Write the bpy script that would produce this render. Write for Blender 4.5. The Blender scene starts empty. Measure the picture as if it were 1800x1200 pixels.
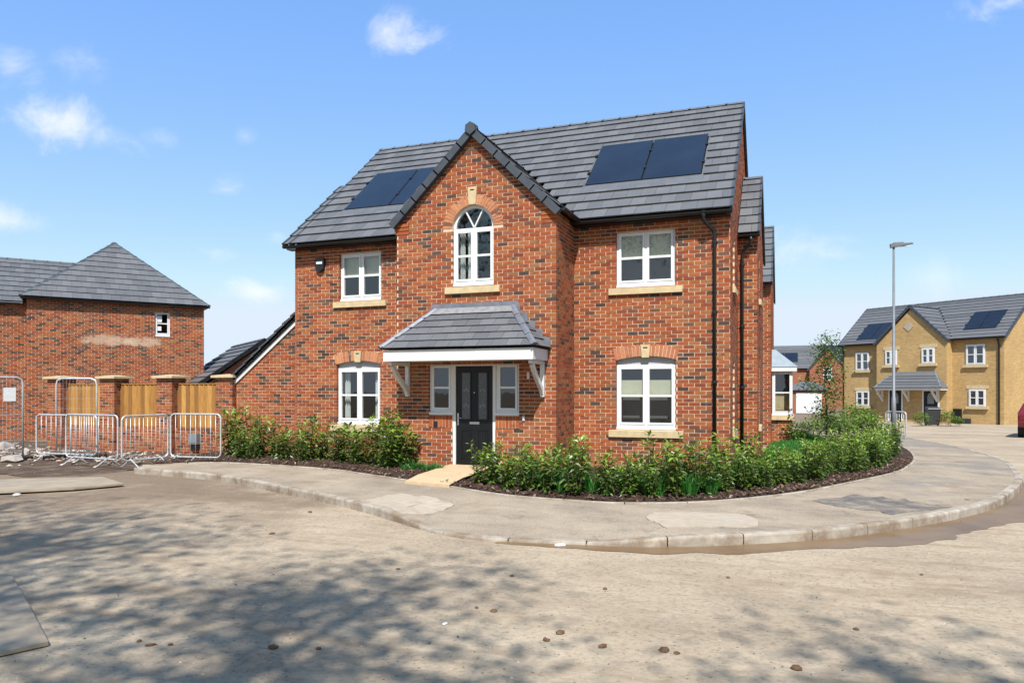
import bpy, math, random
from math import sin, cos, tan, pi, radians, sqrt, atan2
from mathutils import Matrix, Vector, noise

# ------------------------------------------------------------------ camera
FPX, YAW, HOR = 1294.0, radians(20.58), 686.5
CAM = Vector((1.089, -15.308, 1.62))
RT = Vector((cos(YAW), sin(YAW), 0)); FW = Vector((-sin(YAW), cos(YAW), 0)); UP = Vector((0, 0, 1))
sc = bpy.context.scene
col = sc.collection
cd = bpy.data.cameras.new('camera'); cam = bpy.data.objects.new('camera', cd); col.objects.link(cam)
cam.location = CAM; cam.rotation_euler = (radians(90), 0, YAW)
cd.sensor_width = 36; cd.lens = FPX / 1800 * 36; cd.shift_y = (HOR - 600) / 1800
cd.clip_start = 0.05; cd.clip_end = 3000
sc.camera = cam

# ------------------------------------------------------------------ sun, sky, exposure
SUN = Vector((0.34, -1.0, 1.33)).normalized()          # towards the sun
elev = math.asin(SUN.z)
sd = bpy.data.lights.new('sun', 'SUN'); so = bpy.data.objects.new('sun', sd); col.objects.link(so)
sd.energy = 5.0; sd.angle = radians(0.53); sd.color = (1.0, 0.975, 0.94)
so.rotation_euler = SUN.to_track_quat('Z', 'Y').to_euler(); so.location = SUN * 60
vs = sc.view_settings
sc.display_settings.display_device = 'sRGB'
vs.view_transform = 'Standard'; vs.look = 'None'; vs.gamma = 1; vs.exposure = 0.57; vs.use_curve_mapping = False

world = bpy.data.worlds.new('World'); sc.world = world; world.use_nodes = True
wn = world.node_tree; wn.nodes.clear()
def wnode(t, **k):
    n = wn.nodes.new(t)
    for a, b in k.items(): setattr(n, a, b)
    return n
wl = wn.links.new
wout = wnode('ShaderNodeOutputWorld'); wbg = wnode('ShaderNodeBackground')
sky = wnode('ShaderNodeTexSky', sky_type='NISHITA'); sky.sun_disc = False
sky.sun_elevation = elev; sky.sun_rotation = atan2(SUN.x, SUN.y)
sky.altitude = 50; sky.air_density = 1.0; sky.dust_density = .5; sky.ozone_density = 1.6
wbg.inputs['Strength'].default_value = 0.108
# small fair-weather clouds: soft puffs in given directions, torn up by noise
tc = wnode('ShaderNodeTexCoord')
nz = wnode('ShaderNodeTexNoise'); nz.inputs['Scale'].default_value = 9; nz.inputs['Detail'].default_value = 9; nz.inputs['Roughness'].default_value = 0.66; nz.inputs['Distortion'].default_value = .6
wl(tc.outputs['Generated'], nz.inputs['Vector'])
def wmath(op, a, b=None, c=None):
    n = wnode('ShaderNodeMath', operation=op)
    for i, v in enumerate((a, b, c)):
        if v is None: continue
        if isinstance(v, (int, float)): n.inputs[i].default_value = v
        else: wl(v, n.inputs[i])
    return n.outputs[0]
def wvec(op, a, b):
    n = wnode('ShaderNodeVectorMath', operation=op)
    for i, v in enumerate((a, b)):
        if isinstance(v, (tuple, Vector)): n.inputs[i].default_value = v
        else: wl(v, n.inputs[i])
    return n
def pix(x, y): return RT * ((x - 900) / FPX) + FW + UP * ((HOR - y) / FPX)
puffs = [(680, 52, 62, 34, .95), (690, 20, 40, 20, .5), (105, 215, 68, 34, .9), (180, 240, 60, 20, .6), (20, 118, 50, 30, .7), (125, 105, 40, 25, .45),
         (400, 334, 52, 20, .8), (375, 443, 40, 14, .85), (492, 415, 40, 18, .8), (25, 390, 80, 22, .7), (468, 512, 50, 18, .8),
         (1400, 437, 55, 34, .6), (1640, 488, 50, 24, .35), (430, 240, 18, 12, .4), (1775, 5, 60, 18, .8), (280, 245, 40, 16, .4)]
blobs = []
for (x, y, rx, ry, a) in puffs:
    d = pix(x, y).normalized(); s = cos(atan2(abs(x - 900), FPX))
    blobs.append((d, rx / FPX * s * 1.25, ry / FPX * 1.25, a))
rw = random.Random(5)
while len(blobs) < 34:                                   # the same fair-weather sky all round
    az = rw.uniform(0, 2 * pi); el = rw.uniform(.08, .75)
    d = Vector((cos(az) * cos(el), sin(az) * cos(el), sin(el)))
    z = d.dot(FW)
    if z > 0 and abs(d.dot(RT) / z) < .8 and d.z / z < .65: continue
    blobs.append((d, rw.uniform(.03, .08), rw.uniform(.012, .03), rw.uniform(.4, .9)))
tot = None
nc = wmath('MULTIPLY', wmath('SUBTRACT', nz.outputs['Fac'], .495), 4.2)
for (d, rx, ry, a) in blobs:
    r = Vector((-d.y, d.x, 0)).normalized(); u = r.cross(d) * -1
    q = wvec('SUBTRACT', tc.outputs['Generated'], d)
    a1 = wmath('DIVIDE', wvec('DOT_PRODUCT', q.outputs['Vector'], r).outputs['Value'], rx)
    a2 = wmath('DIVIDE', wvec('DOT_PRODUCT', q.outputs['Vector'], u).outputs['Value'], ry)
    a3 = wmath('MULTIPLY', wvec('DOT_PRODUCT', q.outputs['Vector'], d).outputs['Value'], 6)
    rr = wmath('SQRT', wmath('ADD', wmath('ADD', wmath('MULTIPLY', a1, a1), wmath('MULTIPLY', a2, a2)), wmath('MULTIPLY', a3, a3)))
    v = wmath('MULTIPLY', wmath('ADD', wmath('SUBTRACT', 1.0, rr), nc), a)
    tot = v if tot is None else wmath('MAXIMUM', tot, v)
mr = wnode('ShaderNodeMapRange', interpolation_type='SMOOTHSTEP'); wl(tot, mr.inputs['Value'])
mr.inputs['From Min'].default_value = 0.0; mr.inputs['From Max'].default_value = 1.35; mr.inputs['To Max'].default_value = .75
mixc = wnode('ShaderNodeMix', data_type='RGBA'); wl(mr.outputs[0], mixc.inputs['Factor'])
ssp = wnode('ShaderNodeSeparateColor'); wl(sky.outputs[0], ssp.inputs[0])            # tone curve of the sky, the same all round
scb = wnode('ShaderNodeCombineColor')
for i_, (e_, k_, top_) in enumerate(((.88, 1.24, 4.7), (.62, 1.92, 5.4), (.85, 2.1, 6.2))):
    wl(wmath('MINIMUM', wmath('MULTIPLY', wmath('POWER', ssp.outputs[i_], e_), k_), top_), scb.inputs[i_])
wl(scb.outputs[0], mixc.inputs[6]); mixc.inputs[7].default_value = (6.6, 6.7, 7.0, 1)
wl(mixc.outputs[2], wbg.inputs['Color']); wl(wbg.outputs[0], wout.inputs['Surface'])

# ------------------------------------------------------------------ pixel -> place
def on_plane(x, y, P, N):
    d = pix(x, y); t = (Vector(P) - CAM).dot(N) / d.dot(N); return CAM + d * t
def on_z(x, y, z): return on_plane(x, y, (0, 0, z), Vector((0, 0, 1)))
def on_y(x, y, v): return on_plane(x, y, (0, v, 0), Vector((0, 1, 0)))
def at_depth(x, y, Z): return CAM + pix(x, y) * Z
def gz(x, y):                                            # ground level: falls gently away up the side road
    d = sqrt((x - CAM.x) ** 2 + (y - CAM.y) ** 2)
    return -0.15 - 0.0055 * max(0, d - 16)
def on_ground(x, y):
    z = -.15
    for _ in range(8):
        p = on_z(x, y, z); z = gz(p.x, p.y)
    return Vector((p.x, p.y, z))

# ------------------------------------------------------------------ materials
MATS = {}
def new_mat(name):
    m = bpy.data.materials.new(name); m.use_nodes = True; MATS[name] = m
    nt = m.node_tree; b = nt.nodes['Principled BSDF']
    return m, nt, b
def ramp(nt, fac, stops, interp='LINEAR'):
    r = nt.nodes.new('ShaderNodeValToRGB'); r.color_ramp.interpolation = interp
    e = r.color_ramp.elements
    while len(e) < len(stops): e.new(.5)
    for i, (p, c) in enumerate(stops): e[i].position = p; e[i].color = (*c, 1)
    nt.links.new(fac, r.inputs[0]); return r.outputs[0]
def nnoise(nt, scale, detail=5, rough=.6, coord='Object', stretch=None):
    t = nt.nodes.new('ShaderNodeTexCoord'); n = nt.nodes.new('ShaderNodeTexNoise')
    n.inputs['Scale'].default_value = scale; n.inputs['Detail'].default_value = detail; n.inputs['Roughness'].default_value = rough
    src = t.outputs[coord]
    if coord == 'World': pass
    if stretch:
        mp = nt.nodes.new('ShaderNodeMapping'); mp.inputs['Scale'].default_value = stretch
        nt.links.new(src, mp.inputs[0]); src = mp.outputs[0]
    nt.links.new(src, n.inputs['Vector']); return n.outputs['Fac']
def pnoise(nt, scale, detail=5, rough=.6, stretch=None):   # by world position
    g = nt.nodes.new('ShaderNodeNewGeometry'); n = nt.nodes.new('ShaderNodeTexNoise')
    n.inputs['Scale'].default_value = scale; n.inputs['Detail'].default_value = detail; n.inputs['Roughness'].default_value = rough
    src = g.outputs['Position']
    if stretch:
        mp = nt.nodes.new('ShaderNodeMapping'); mp.inputs['Scale'].default_value = stretch
        nt.links.new(src, mp.inputs[0]); src = mp.outputs[0]
    nt.links.new(src, n.inputs['Vector']); return n.outputs['Fac']
def cmix(nt, fac, a, b, mode='MIX'):
    n = nt.nodes.new('ShaderNodeMix'); n.data_type = 'RGBA'; n.blend_type = mode
    for s, v in ((n.inputs['Factor'], fac), (n.inputs[6], a), (n.inputs[7], b)):
        if isinstance(v, (int, float)): s.default_value = v
        elif isinstance(v, tuple): s.default_value = (*v, 1)
        else: nt.links.new(v, s)
    return n.outputs[2]
def fmath(nt, op, a, b=0.0):
    n = nt.nodes.new('ShaderNodeMath'); n.operation = op
    for i, v in enumerate((a, b)):
        if isinstance(v, (int, float)): n.inputs[i].default_value = v
        else: nt.links.new(v, n.inputs[i])
    return n.outputs[0]
def fattr(nt, name):
    n = nt.nodes.new('ShaderNodeAttribute'); n.attribute_name = name; return n.outputs['Fac']
def bump(nt, b, h, strength=.3, dist=.01):
    n = nt.nodes.new('ShaderNodeBump'); n.inputs['Strength'].default_value = strength; n.inputs['Distance'].default_value = dist
    nt.links.new(h, n.inputs['Height']); nt.links.new(n.outputs[0], b.inputs['Normal'])
def plain(name, c, rough=.5, var=.12, scale=9, metal=0, bmp=0, bscale=60, spec=.5):
    c = tuple(x * .8 for x in c)
    m, nt, b = new_mat(name)
    f = pnoise(nt, scale, 6)
    lo = tuple(x * (1 - var) for x in c); hi = tuple(min(1, x * (1 + var)) for x in c)
    nt.links.new(ramp(nt, f, [(.3, lo), (.7, hi)]), b.inputs['Base Color'])
    b.inputs['Roughness'].default_value = rough; b.inputs['Metallic'].default_value = metal
    b.inputs['Specular IOR Level'].default_value = spec
    if bmp: bump(nt, b, pnoise(nt, bscale, 4), bmp, .004)
    return m
def brick_mat(name, stops, stain=None):
    m, nt, b = new_mat(name)
    t = fattr(nt, 'tone')
    c = ramp(nt, t, stops)
    c = cmix(nt, ramp(nt, pnoise(nt, 5.5, 4, .6, (1, 1, 2.2)), [(.60, (0, 0, 0)), (.66, (.75, .75, .75))]), c, (.085, .048, .038))
    c = cmix(nt, .55, c, ramp(nt, pnoise(nt, 26, 4), [(.25, (.55, .5, .5)), (.5, (1, 1, 1)), (.78, (1.25, 1.2, 1.1))]), 'MULTIPLY')
    c = cmix(nt, .5, c, ramp(nt, pnoise(nt, .9, 4), [(.3, (.72, .7, .7)), (.7, (1.12, 1.1, 1.05))]), 'MULTIPLY')
    c = cmix(nt, ramp(nt, pnoise(nt, 3.1, 7, .72), [(.6, (0, 0, 0)), (.74, (.35, .35, .35))]), c, (.46, .31, .21))   # lime bloom
    if stain:
        for (p, rx, rz, ax) in stain:
            g = nt.nodes.new('ShaderNodeNewGeometry')
            s = nt.nodes.new('ShaderNodeVectorMath'); s.operation = 'SUBTRACT'; s.inputs[1].default_value = p; nt.links.new(g.outputs['Position'], s.inputs[0])
            dx = nt.nodes.new('ShaderNodeVectorMath'); dx.operation = 'DOT_PRODUCT'; dx.inputs[1].default_value = ax; nt.links.new(s.outputs[0], dx.inputs[0])
            dz = nt.nodes.new('ShaderNodeSeparateXYZ'); nt.links.new(s.outputs[0], dz.inputs[0])
            x = fmath(nt, 'DIVIDE', dx.outputs['Value'], rx); z = fmath(nt, 'DIVIDE', dz.outputs['Z'], rz)
            r = fmath(nt, 'ADD', fmath(nt, 'MULTIPLY', x, x), fmath(nt, 'MULTIPLY', z, z))
            r = fmath(nt, 'ADD', r, fmath(nt, 'MULTIPLY', fmath(nt, 'SUBTRACT', pnoise(nt, 4, 6), .5), 2.4))
            c = cmix(nt, ramp(nt, r, [(.35, (.62, .62, .62)), (1.0, (0, 0, 0))]), c, (.52, .40, .29))
    nt.links.new(c, b.inputs['Base Color']); b.inputs['Roughness'].default_value = .88; b.inputs['Specular IOR Level'].default_value = .25
    bump(nt, b, pnoise(nt, 75, 4), .5, .006)
    return m
RED = [(0, (.048, .034, .030)), (.10, (.078, .048, .038)), (.16, (.135, .070, .046)), (.24, (.160, .045, .024)), (.4, (.245, .058, .023)), (.60, (.300, .076, .026)),
       (.80, (.325, .098, .033)), (.92, (.285, .112, .042)), (1, (.215, .092, .045))]
M_BRICK = brick_mat('red_brick', RED)
M_ARCH = brick_mat('salmon_arch_brick', [(0, (.10, .06, .045)), (.3, (.30, .10, .050)), (.6, (.40, .15, .075)), (1, (.47, .21, .10))])
M_MORTAR = plain('lime_mortar', (.68, .51, .35), .95, .18, 6, spec=.1)
M_TILE = None
m, nt, b = new_mat('slate_grey_tile'); M_TILE = m
c = ramp(nt, fattr(nt, 'tone'), [(0, (.086, .089, .094)), (.5, (.103, .106, .111)), (1, (.122, .124, .128))])
c = cmix(nt, .6, c, ramp(nt, pnoise(nt, 2.2, 6, .7), [(.3, (.78, .78, .8)), (.7, (1.15, 1.14, 1.1))]), 'MULTIPLY')
c = cmix(nt, .5, c, ramp(nt, pnoise(nt, 40, 3), [(.3, (.85, .85, .85)), (.7, (1.12, 1.12, 1.12))]), 'MULTIPLY')
nt.links.new(c, b.inputs['Base Color']); b.inputs['Roughness'].default_value = .62; b.inputs['Specular IOR Level'].default_value = .4
bump(nt, b, pnoise(nt, 120, 3), .25, .003)
M_RIDGET = plain('grey_ridge', (.105, .113, .124), .6, .15, 6)
M_INFILL_SHADE = plain('shaded_infill_grey', (.48, .48, .49), .5, .08, 5)  # arch infill grey, darkened to stand for the shade under the arch
M_TRAY = plain('grey_tray', (.12, .125, .132), .5, .15, 5)
M_RIDGE = plain('dark_ridge', (.050, .060, .072), .55, .2, 5)
M_BLACK = plain('black_plastic', (.012, .012, .013), .35, .2, 5)
M_UPVC = plain('white_upvc', (.80, .80, .79), .32, .04, 4)
M_PAINT = plain('white_paint', (.78, .76, .72), .5, .08, 3)
M_STONE = plain('buff_cast_stone', (.60, .47, .27), .85, .14, 8, bmp=.3, bscale=90, spec=.25)
M_LEAD = plain('lead_flashing', (.19, .20, .23), .5, .25, 7, metal=.2)
M_LEADLT = plain('pale_lead', (.24, .238, .235), .55, .25, 9)
M_DOOR = plain('black_door_paint', (.008, .009, .010), .35, .15, 4, spec=.3)
M_CHROME = plain('chrome', (.75, .75, .76), .18, .03, 4, metal=1)
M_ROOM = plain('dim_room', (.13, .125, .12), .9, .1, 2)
M_BLIND = plain('beige_blind', (.60, .55, .39), .85, .06, 5)
M_CURTAIN = plain('white_curtain', (.74, .73, .70), .9, .08, 6)
M_FROST = plain('obscure_glass', (.10, .105, .11), .28, .4, 30)
M_STEEL = plain('galvanised_steel', (.62, .62, .61), .42, .2, 12, metal=.35)
M_LAMP = plain('lamp_grey', (.19, .20, .21), .5, .12, 8, metal=.2)
M_KERB = plain('concrete_kerb', (.43, .375, .30), .92, .22, 5, bmp=.4, bscale=120, spec=.2)
def grime(m, colr, scale, lo, hi, amt=.8):
    nt = m.node_tree; b = nt.nodes['Principled BSDF']; src = b.inputs['Base Color'].links[0].from_socket
    nt.links.new(cmix(nt, ramp(nt, pnoise(nt, scale, 7, .7), [(lo, (0, 0, 0)), (hi, (amt, amt, amt))]), src, colr), b.inputs['Base Color'])
grime(M_KERB, (.17, .115, .070), 1.7, .45, .62); grime(M_KERB, (.10, .085, .068), 9, .60, .75, .6)
M_PATCH = plain('new_concrete', (.46, .385, .29), .92, .12, 6, bmp=.3, bscale=90, spec=.2)
M_PATH = plain('buff_paving', (.60, .44, .26), .9, .12, 9, bmp=.3, bscale=140, spec=.2)
M_STEM = plain('green_brown_stem', (.10, .085, .035), .8, .25, 12)
M_BARK = plain('tree_bark', (.12, .095, .07), .9, .3, 10, bmp=.5, bscale=30)
M_CLOD = plain('mud_clod', (.16, .095, .055), .95, .3, 30, bmp=.5, bscale=80, spec=.1)
M_RUBBLE = plain('pale_rubble', (.38, .33, .28), .95, .35, 8, bmp=.5, bscale=60)
M_LITTER = plain('white_litter', (.78, .78, .76), .7, .08, 20)
M_BOARD = plain('weathered_board', (.35, .28, .195), .85, .2, 3, bmp=.3, bscale=50)
M_BIN = plain('charcoal_bin', (.028, .030, .033), .45, .15, 6)
M_CARPAINT = plain('maroon_car_paint', (.16, .012, .018), .22, .08, 3)
M_TYRE = plain('tyre_rubber', (.02, .02, .02), .85, .15, 9)
M_TERRA = plain('terracotta', (.38, .15, .07), .85, .15, 9)
M_GREYBOX = plain('grey_plastic', (.22, .24, .25), .45, .12, 6)
# timber
m, nt, b = new_mat('fence_timber'); M_TIMBER = m
c = ramp(nt, fattr(nt, 'tone'), [(0, (.20, .090, .018)), (.5, (.34, .160, .030)), (1, (.47, .245, .060))])
c = cmix(nt, .7, c, ramp(nt, pnoise(nt, 5, 6, .7, (6, 6, .6)), [(.35, (.62, .58, .5)), (.6, (1.1, 1.1, 1.1))]), 'MULTIPLY')
nt.links.new(c, b.inputs['Base Color']); b.inputs['Roughness'].default_value = .8
# solar glass
m, nt, b = new_mat('solar_cells'); M_SOLAR = m
nt.links.new(ramp(nt, pnoise(nt, 1.2, 3), [(.3, (.009, .012, .022)), (.7, (.013, .017, .030))]), b.inputs['Base Color'])
b.inputs['Roughness'].default_value = .16; b.inputs['Specular IOR Level'].default_value = .42
# window glass: thin pane, mirror by angle and clear through
m, nt, b = new_mat('window_glass'); M_GLASS = m
nt.nodes.remove(b); o = nt.nodes['Material Output']
tr = nt.nodes.new('ShaderNodeBsdfTransparent'); tr.inputs[0].default_value = (.80, .85, .84, 1)
gl = nt.nodes.new('ShaderNodeBsdfGlossy'); gl.inputs['Roughness'].default_value = .02; gl.inputs['Color'].default_value = (.95, .97, 1, 1)
fr = nt.nodes.new('ShaderNodeFresnel'); gbf = nt.nodes.new('ShaderNodeNewGeometry')
nt.links.new(fmath(nt, 'ADD', 1.9, fmath(nt, 'MULTIPLY', gbf.outputs['Backfacing'], 1 / 1.9 - 1.9)), fr.inputs['IOR'])
mx = nt.nodes.new('ShaderNodeMixShader'); nt.links.new(fr.outputs[0], mx.inputs[0]); nt.links.new(tr.outputs[0], mx.inputs[1]); nt.links.new(gl.outputs[0], mx.inputs[2])
bp = nt.nodes.new('ShaderNodeBump'); bp.inputs['Strength'].default_value = .08; bp.inputs['Distance'].default_value = .02
nt.links.new(pnoise(nt, 2.5, 2), bp.inputs['Height']); nt.links.new(bp.outputs[0], gl.inputs['Normal']); nt.links.new(mx.outputs[0], o.inputs[0])
# leaves
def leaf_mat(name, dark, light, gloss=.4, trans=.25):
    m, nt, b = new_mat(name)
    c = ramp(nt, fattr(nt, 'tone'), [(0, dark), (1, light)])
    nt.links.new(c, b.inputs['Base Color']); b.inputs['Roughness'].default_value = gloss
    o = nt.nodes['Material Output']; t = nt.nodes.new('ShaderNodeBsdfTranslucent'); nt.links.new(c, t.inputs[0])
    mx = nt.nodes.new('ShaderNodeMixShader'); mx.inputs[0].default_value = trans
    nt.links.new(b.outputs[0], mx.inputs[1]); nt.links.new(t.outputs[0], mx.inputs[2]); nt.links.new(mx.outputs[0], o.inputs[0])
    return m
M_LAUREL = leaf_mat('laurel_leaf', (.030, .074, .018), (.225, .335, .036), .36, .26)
M_GRASS = leaf_mat('grass_blade', (.022, .11, .014), (.055, .23, .03), .55, .3)
M_TREELEAF = leaf_mat('tree_leaf', (.035, .075, .02), (.10, .16, .04), .5, .3)
M_YOUNG = leaf_mat('young_leaf', (.06, .12, .02), (.17, .25, .05), .5, .3)
# ground materials
def ground_mat(name, stops, scale, speck, bumps=.5, rough=.95, dusty=None):
    m, nt, b = new_mat(name)
    c = ramp(nt, pnoise(nt, scale, 8, .62), stops)
    c = cmix(nt, .75, c, ramp(nt, pnoise(nt, speck, 5, .7), [(.28, (.5, .47, .43)), (.5, (1, 1, 1)), (.75, (1.18, 1.17, 1.14))]), 'MULTIPLY')
    c = cmix(nt, .6, c, ramp(nt, pnoise(nt, 1.3, 7, .7, (.35, 1.6, 1)), [(.3, (.72, .69, .66)), (.5, (1, 1, 1)), (.72, (1.12, 1.11, 1.09))]), 'MULTIPLY')
    if dusty: c = cmix(nt, ramp(nt, pnoise(nt, dusty[0], 7, .68), [(dusty[2], (0, 0, 0)), (dusty[3], (1, 1, 1))]), c, dusty[1])
    v = nt.nodes.new('ShaderNodeTexVoronoi'); v.inputs['Scale'].default_value = 17
    g = nt.nodes.new('ShaderNodeNewGeometry'); nt.links.new(g.outputs['Position'], v.inputs['Vector'])
    vs_ = nt.nodes.new('ShaderNodeSeparateColor'); nt.links.new(v.outputs['Color'], vs_.inputs[0])
    spk = fmath(nt, 'MULTIPLY', ramp(nt, v.outputs['Distance'], [(.10, (.8, .8, .8)), (.24, (0, 0, 0))]), ramp(nt, vs_.outputs[0], [(.62, (0, 0, 0)), (.66, (1, 1, 1))]))
    c = cmix(nt, spk, c, ramp(nt, vs_.outputs[1], [(.0, (.075, .050, .034)), (.7, (.17, .12, .08)), (.82, (.46, .40, .32))]))
    nt.links.new(c, b.inputs['Base Color']); b.inputs['Roughness'].default_value = rough; b.inputs['Specular IOR Level'].default_value = .2
    h = fmath(nt, 'ADD', pnoise(nt, speck, 6, .7), fmath(nt, 'MULTIPLY', pnoise(nt, scale * 2.2, 4), 1.5))
    bump(nt, b, h, bumps, .025)
    return m
def mud_zone(m, colr, lo, hi, cx=-.16, cy=.05, amp=3.4, c0=0.0):
    nt = m.node_tree; b = nt.nodes['Principled BSDF']; src = b.inputs['Base Color'].links[0].from_socket
    g = nt.nodes.new('ShaderNodeNewGeometry'); sp = nt.nodes.new('ShaderNodeSeparateXYZ'); nt.links.new(g.outputs['Position'], sp.inputs[0])
    v = fmath(nt, 'ADD', fmath(nt, 'ADD', fmath(nt, 'MULTIPLY', sp.outputs[0], cx), fmath(nt, 'MULTIPLY', sp.outputs[1], cy)), c0)
    v = fmath(nt, 'ADD', v, fmath(nt, 'MULTIPLY', fmath(nt, 'SUBTRACT', pnoise(nt, .45, 7, .68), .5), amp))
    nt.links.new(cmix(nt, ramp(nt, fmath(nt, 'MULTIPLY', v, .5), [(lo, (0, 0, 0)), (hi, (.8, .8, .8))]), src, colr), b.inputs['Base Color'])
def tyre_smears(m):
    nt = m.node_tree; b = nt.nodes['Principled BSDF']; src = b.inputs['Base Color'].links[0].from_socket
    f = pnoise(nt, 1.0, 6, .66, (.30, 2.6, 1)); f2 = pnoise(nt, 5.5, 5, .7)
    k = fmath(nt, 'MULTIPLY', f, fmath(nt, 'ADD', f2, .45))
    nt.links.new(cmix(nt, ramp(nt, k, [(.50, (0, 0, 0)), (.66, (.62, .62, .62))]), src, (.225, .160, .100)), b.inputs['Base Color'])
M_ROAD = ground_mat('dried_mud_road', [(.25, (.235, .185, .130)), (.42, (.325, .258, .180)), (.58, (.380, .305, .213)), (.75, (.425, .345, .243))], .55, 22, .55, dusty=(.35, (.24, .185, .130), .56, .74))
mud_zone(M_ROAD, (.140, .098, .065), .30, .68); tyre_smears(M_ROAD)
M_GROUND = ground_mat('earth_ground', [(.3, (.11, .08, .055)), (.7, (.22, .165, .115))], .8, 14, .7)
M_DIRT = ground_mat('brown_dirt', [(.3, (.055, .036, .025)), (.55, (.105, .072, .050)), (.75, (.22, .165, .115))], 2.4, 18, .8)
M_PAVE = ground_mat('dusty_tarmac', [(.3, (.220, .180, .135)), (.5, (.310, .252, .183)), (.7, (.372, .304, .220))], .8, 40, .35, dusty=(.9, (.145, .130, .112), .62, .74))
mud_zone(M_PAVE, (.185, .170, .150), .40, 1.1, .24, .03, 6.0, -.1); grime(M_PAVE, (.19, .135, .085), .75, .54, .70, .7); grime(M_PAVE, (.105, .095, .085), 2.4, .58, .70, .6)
M_TARMAC = ground_mat('bare_tarmac', [(.33, (.105, .10, .096)), (.48, (.17, .15, .128)), (.62, (.29, .24, .18))], 3.2, 60, .6)
M_MULCH = ground_mat('dark_mulch', [(.3, (.030, .018, .013)), (.7, (.075, .042, .028))], 3, 30, .9)
M_LAWN = ground_mat('lawn_soil', [(.3, (.02, .075, .012)), (.7, (.035, .12, .02))], 3, 30, .5)
m, nt, b = new_mat('muddy_water'); M_WATER = m
nt.links.new(ramp(nt, pnoise(nt, 1.4, 5), [(.3, (.135, .082, .042)), (.7, (.205, .135, .074))]), b.inputs['Base Color'])
b.inputs['Roughness'].default_value = .34; b.inputs['Specular IOR Level'].default_value = .14
bump(nt, b, pnoise(nt, 7, 3), .06, .01)
# yellow brick, too far to tell the bricks apart
def far_brick(name, c1, c2, mort):
    m, nt, b = new_mat(name)
    t = nt.nodes.new('ShaderNodeTexCoord'); mp = nt.nodes.new('ShaderNodeMapping'); mp.inputs['Rotation'].default_value = (radians(90), 0, 0)
    nt.links.new(t.outputs['Object'], mp.inputs[0])
    sp = nt.nodes.new('ShaderNodeSeparateXYZ'); nt.links.new(t.outputs['Object'], sp.inputs[0])
    cb = nt.nodes.new('ShaderNodeCombineXYZ'); nt.links.new(fmath(nt, 'ADD', sp.outputs[0], sp.outputs[1]), cb.inputs[0]); nt.links.new(sp.outputs[2], cb.inputs[1])
    bt = nt.nodes.new('ShaderNodeTexBrick'); nt.links.new(cb.outputs[0], bt.inputs['Vector'])
    bt.inputs['Scale'].default_value = 1; bt.inputs['Brick Width'].default_value = .225; bt.inputs['Row Height'].default_value = .075
    bt.inputs['Mortar Size'].default_value = .006; bt.inputs['Bias'].default_value = 0
    bt.inputs['Color1'].default_value = (*c1, 1); bt.inputs['Color2'].default_value = (*c2, 1); bt.inputs['Mortar'].default_value = (*mort, 1)
    c = cmix(nt, .5, bt.outputs['Color'], ramp(nt, pnoise(nt, .8, 6, .7), [(.3, (.74, .72, .7)), (.7, (1.16, 1.14, 1.1))]), 'MULTIPLY')
    c = cmix(nt, .4, c, ramp(nt, pnoise(nt, 9, 3, .7), [(.3, (.7, .7, .7)), (.7, (1.15, 1.14, 1.1))]), 'MULTIPLY')
    nt.links.new(c, b.inputs['Base Color']); b.inputs['Roughness'].default_value = .9; b.inputs['Specular IOR Level'].default_value = .2
    return m
M_YELLOW = far_brick('yellow_brick', (.365, .232, .092), (.455, .300, .128), (.45, .34, .19))
M_FARRED = far_brick('far_red_brick', (.23, .062, .030), (.30, .092, .042), (.36, .25, .18))

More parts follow.
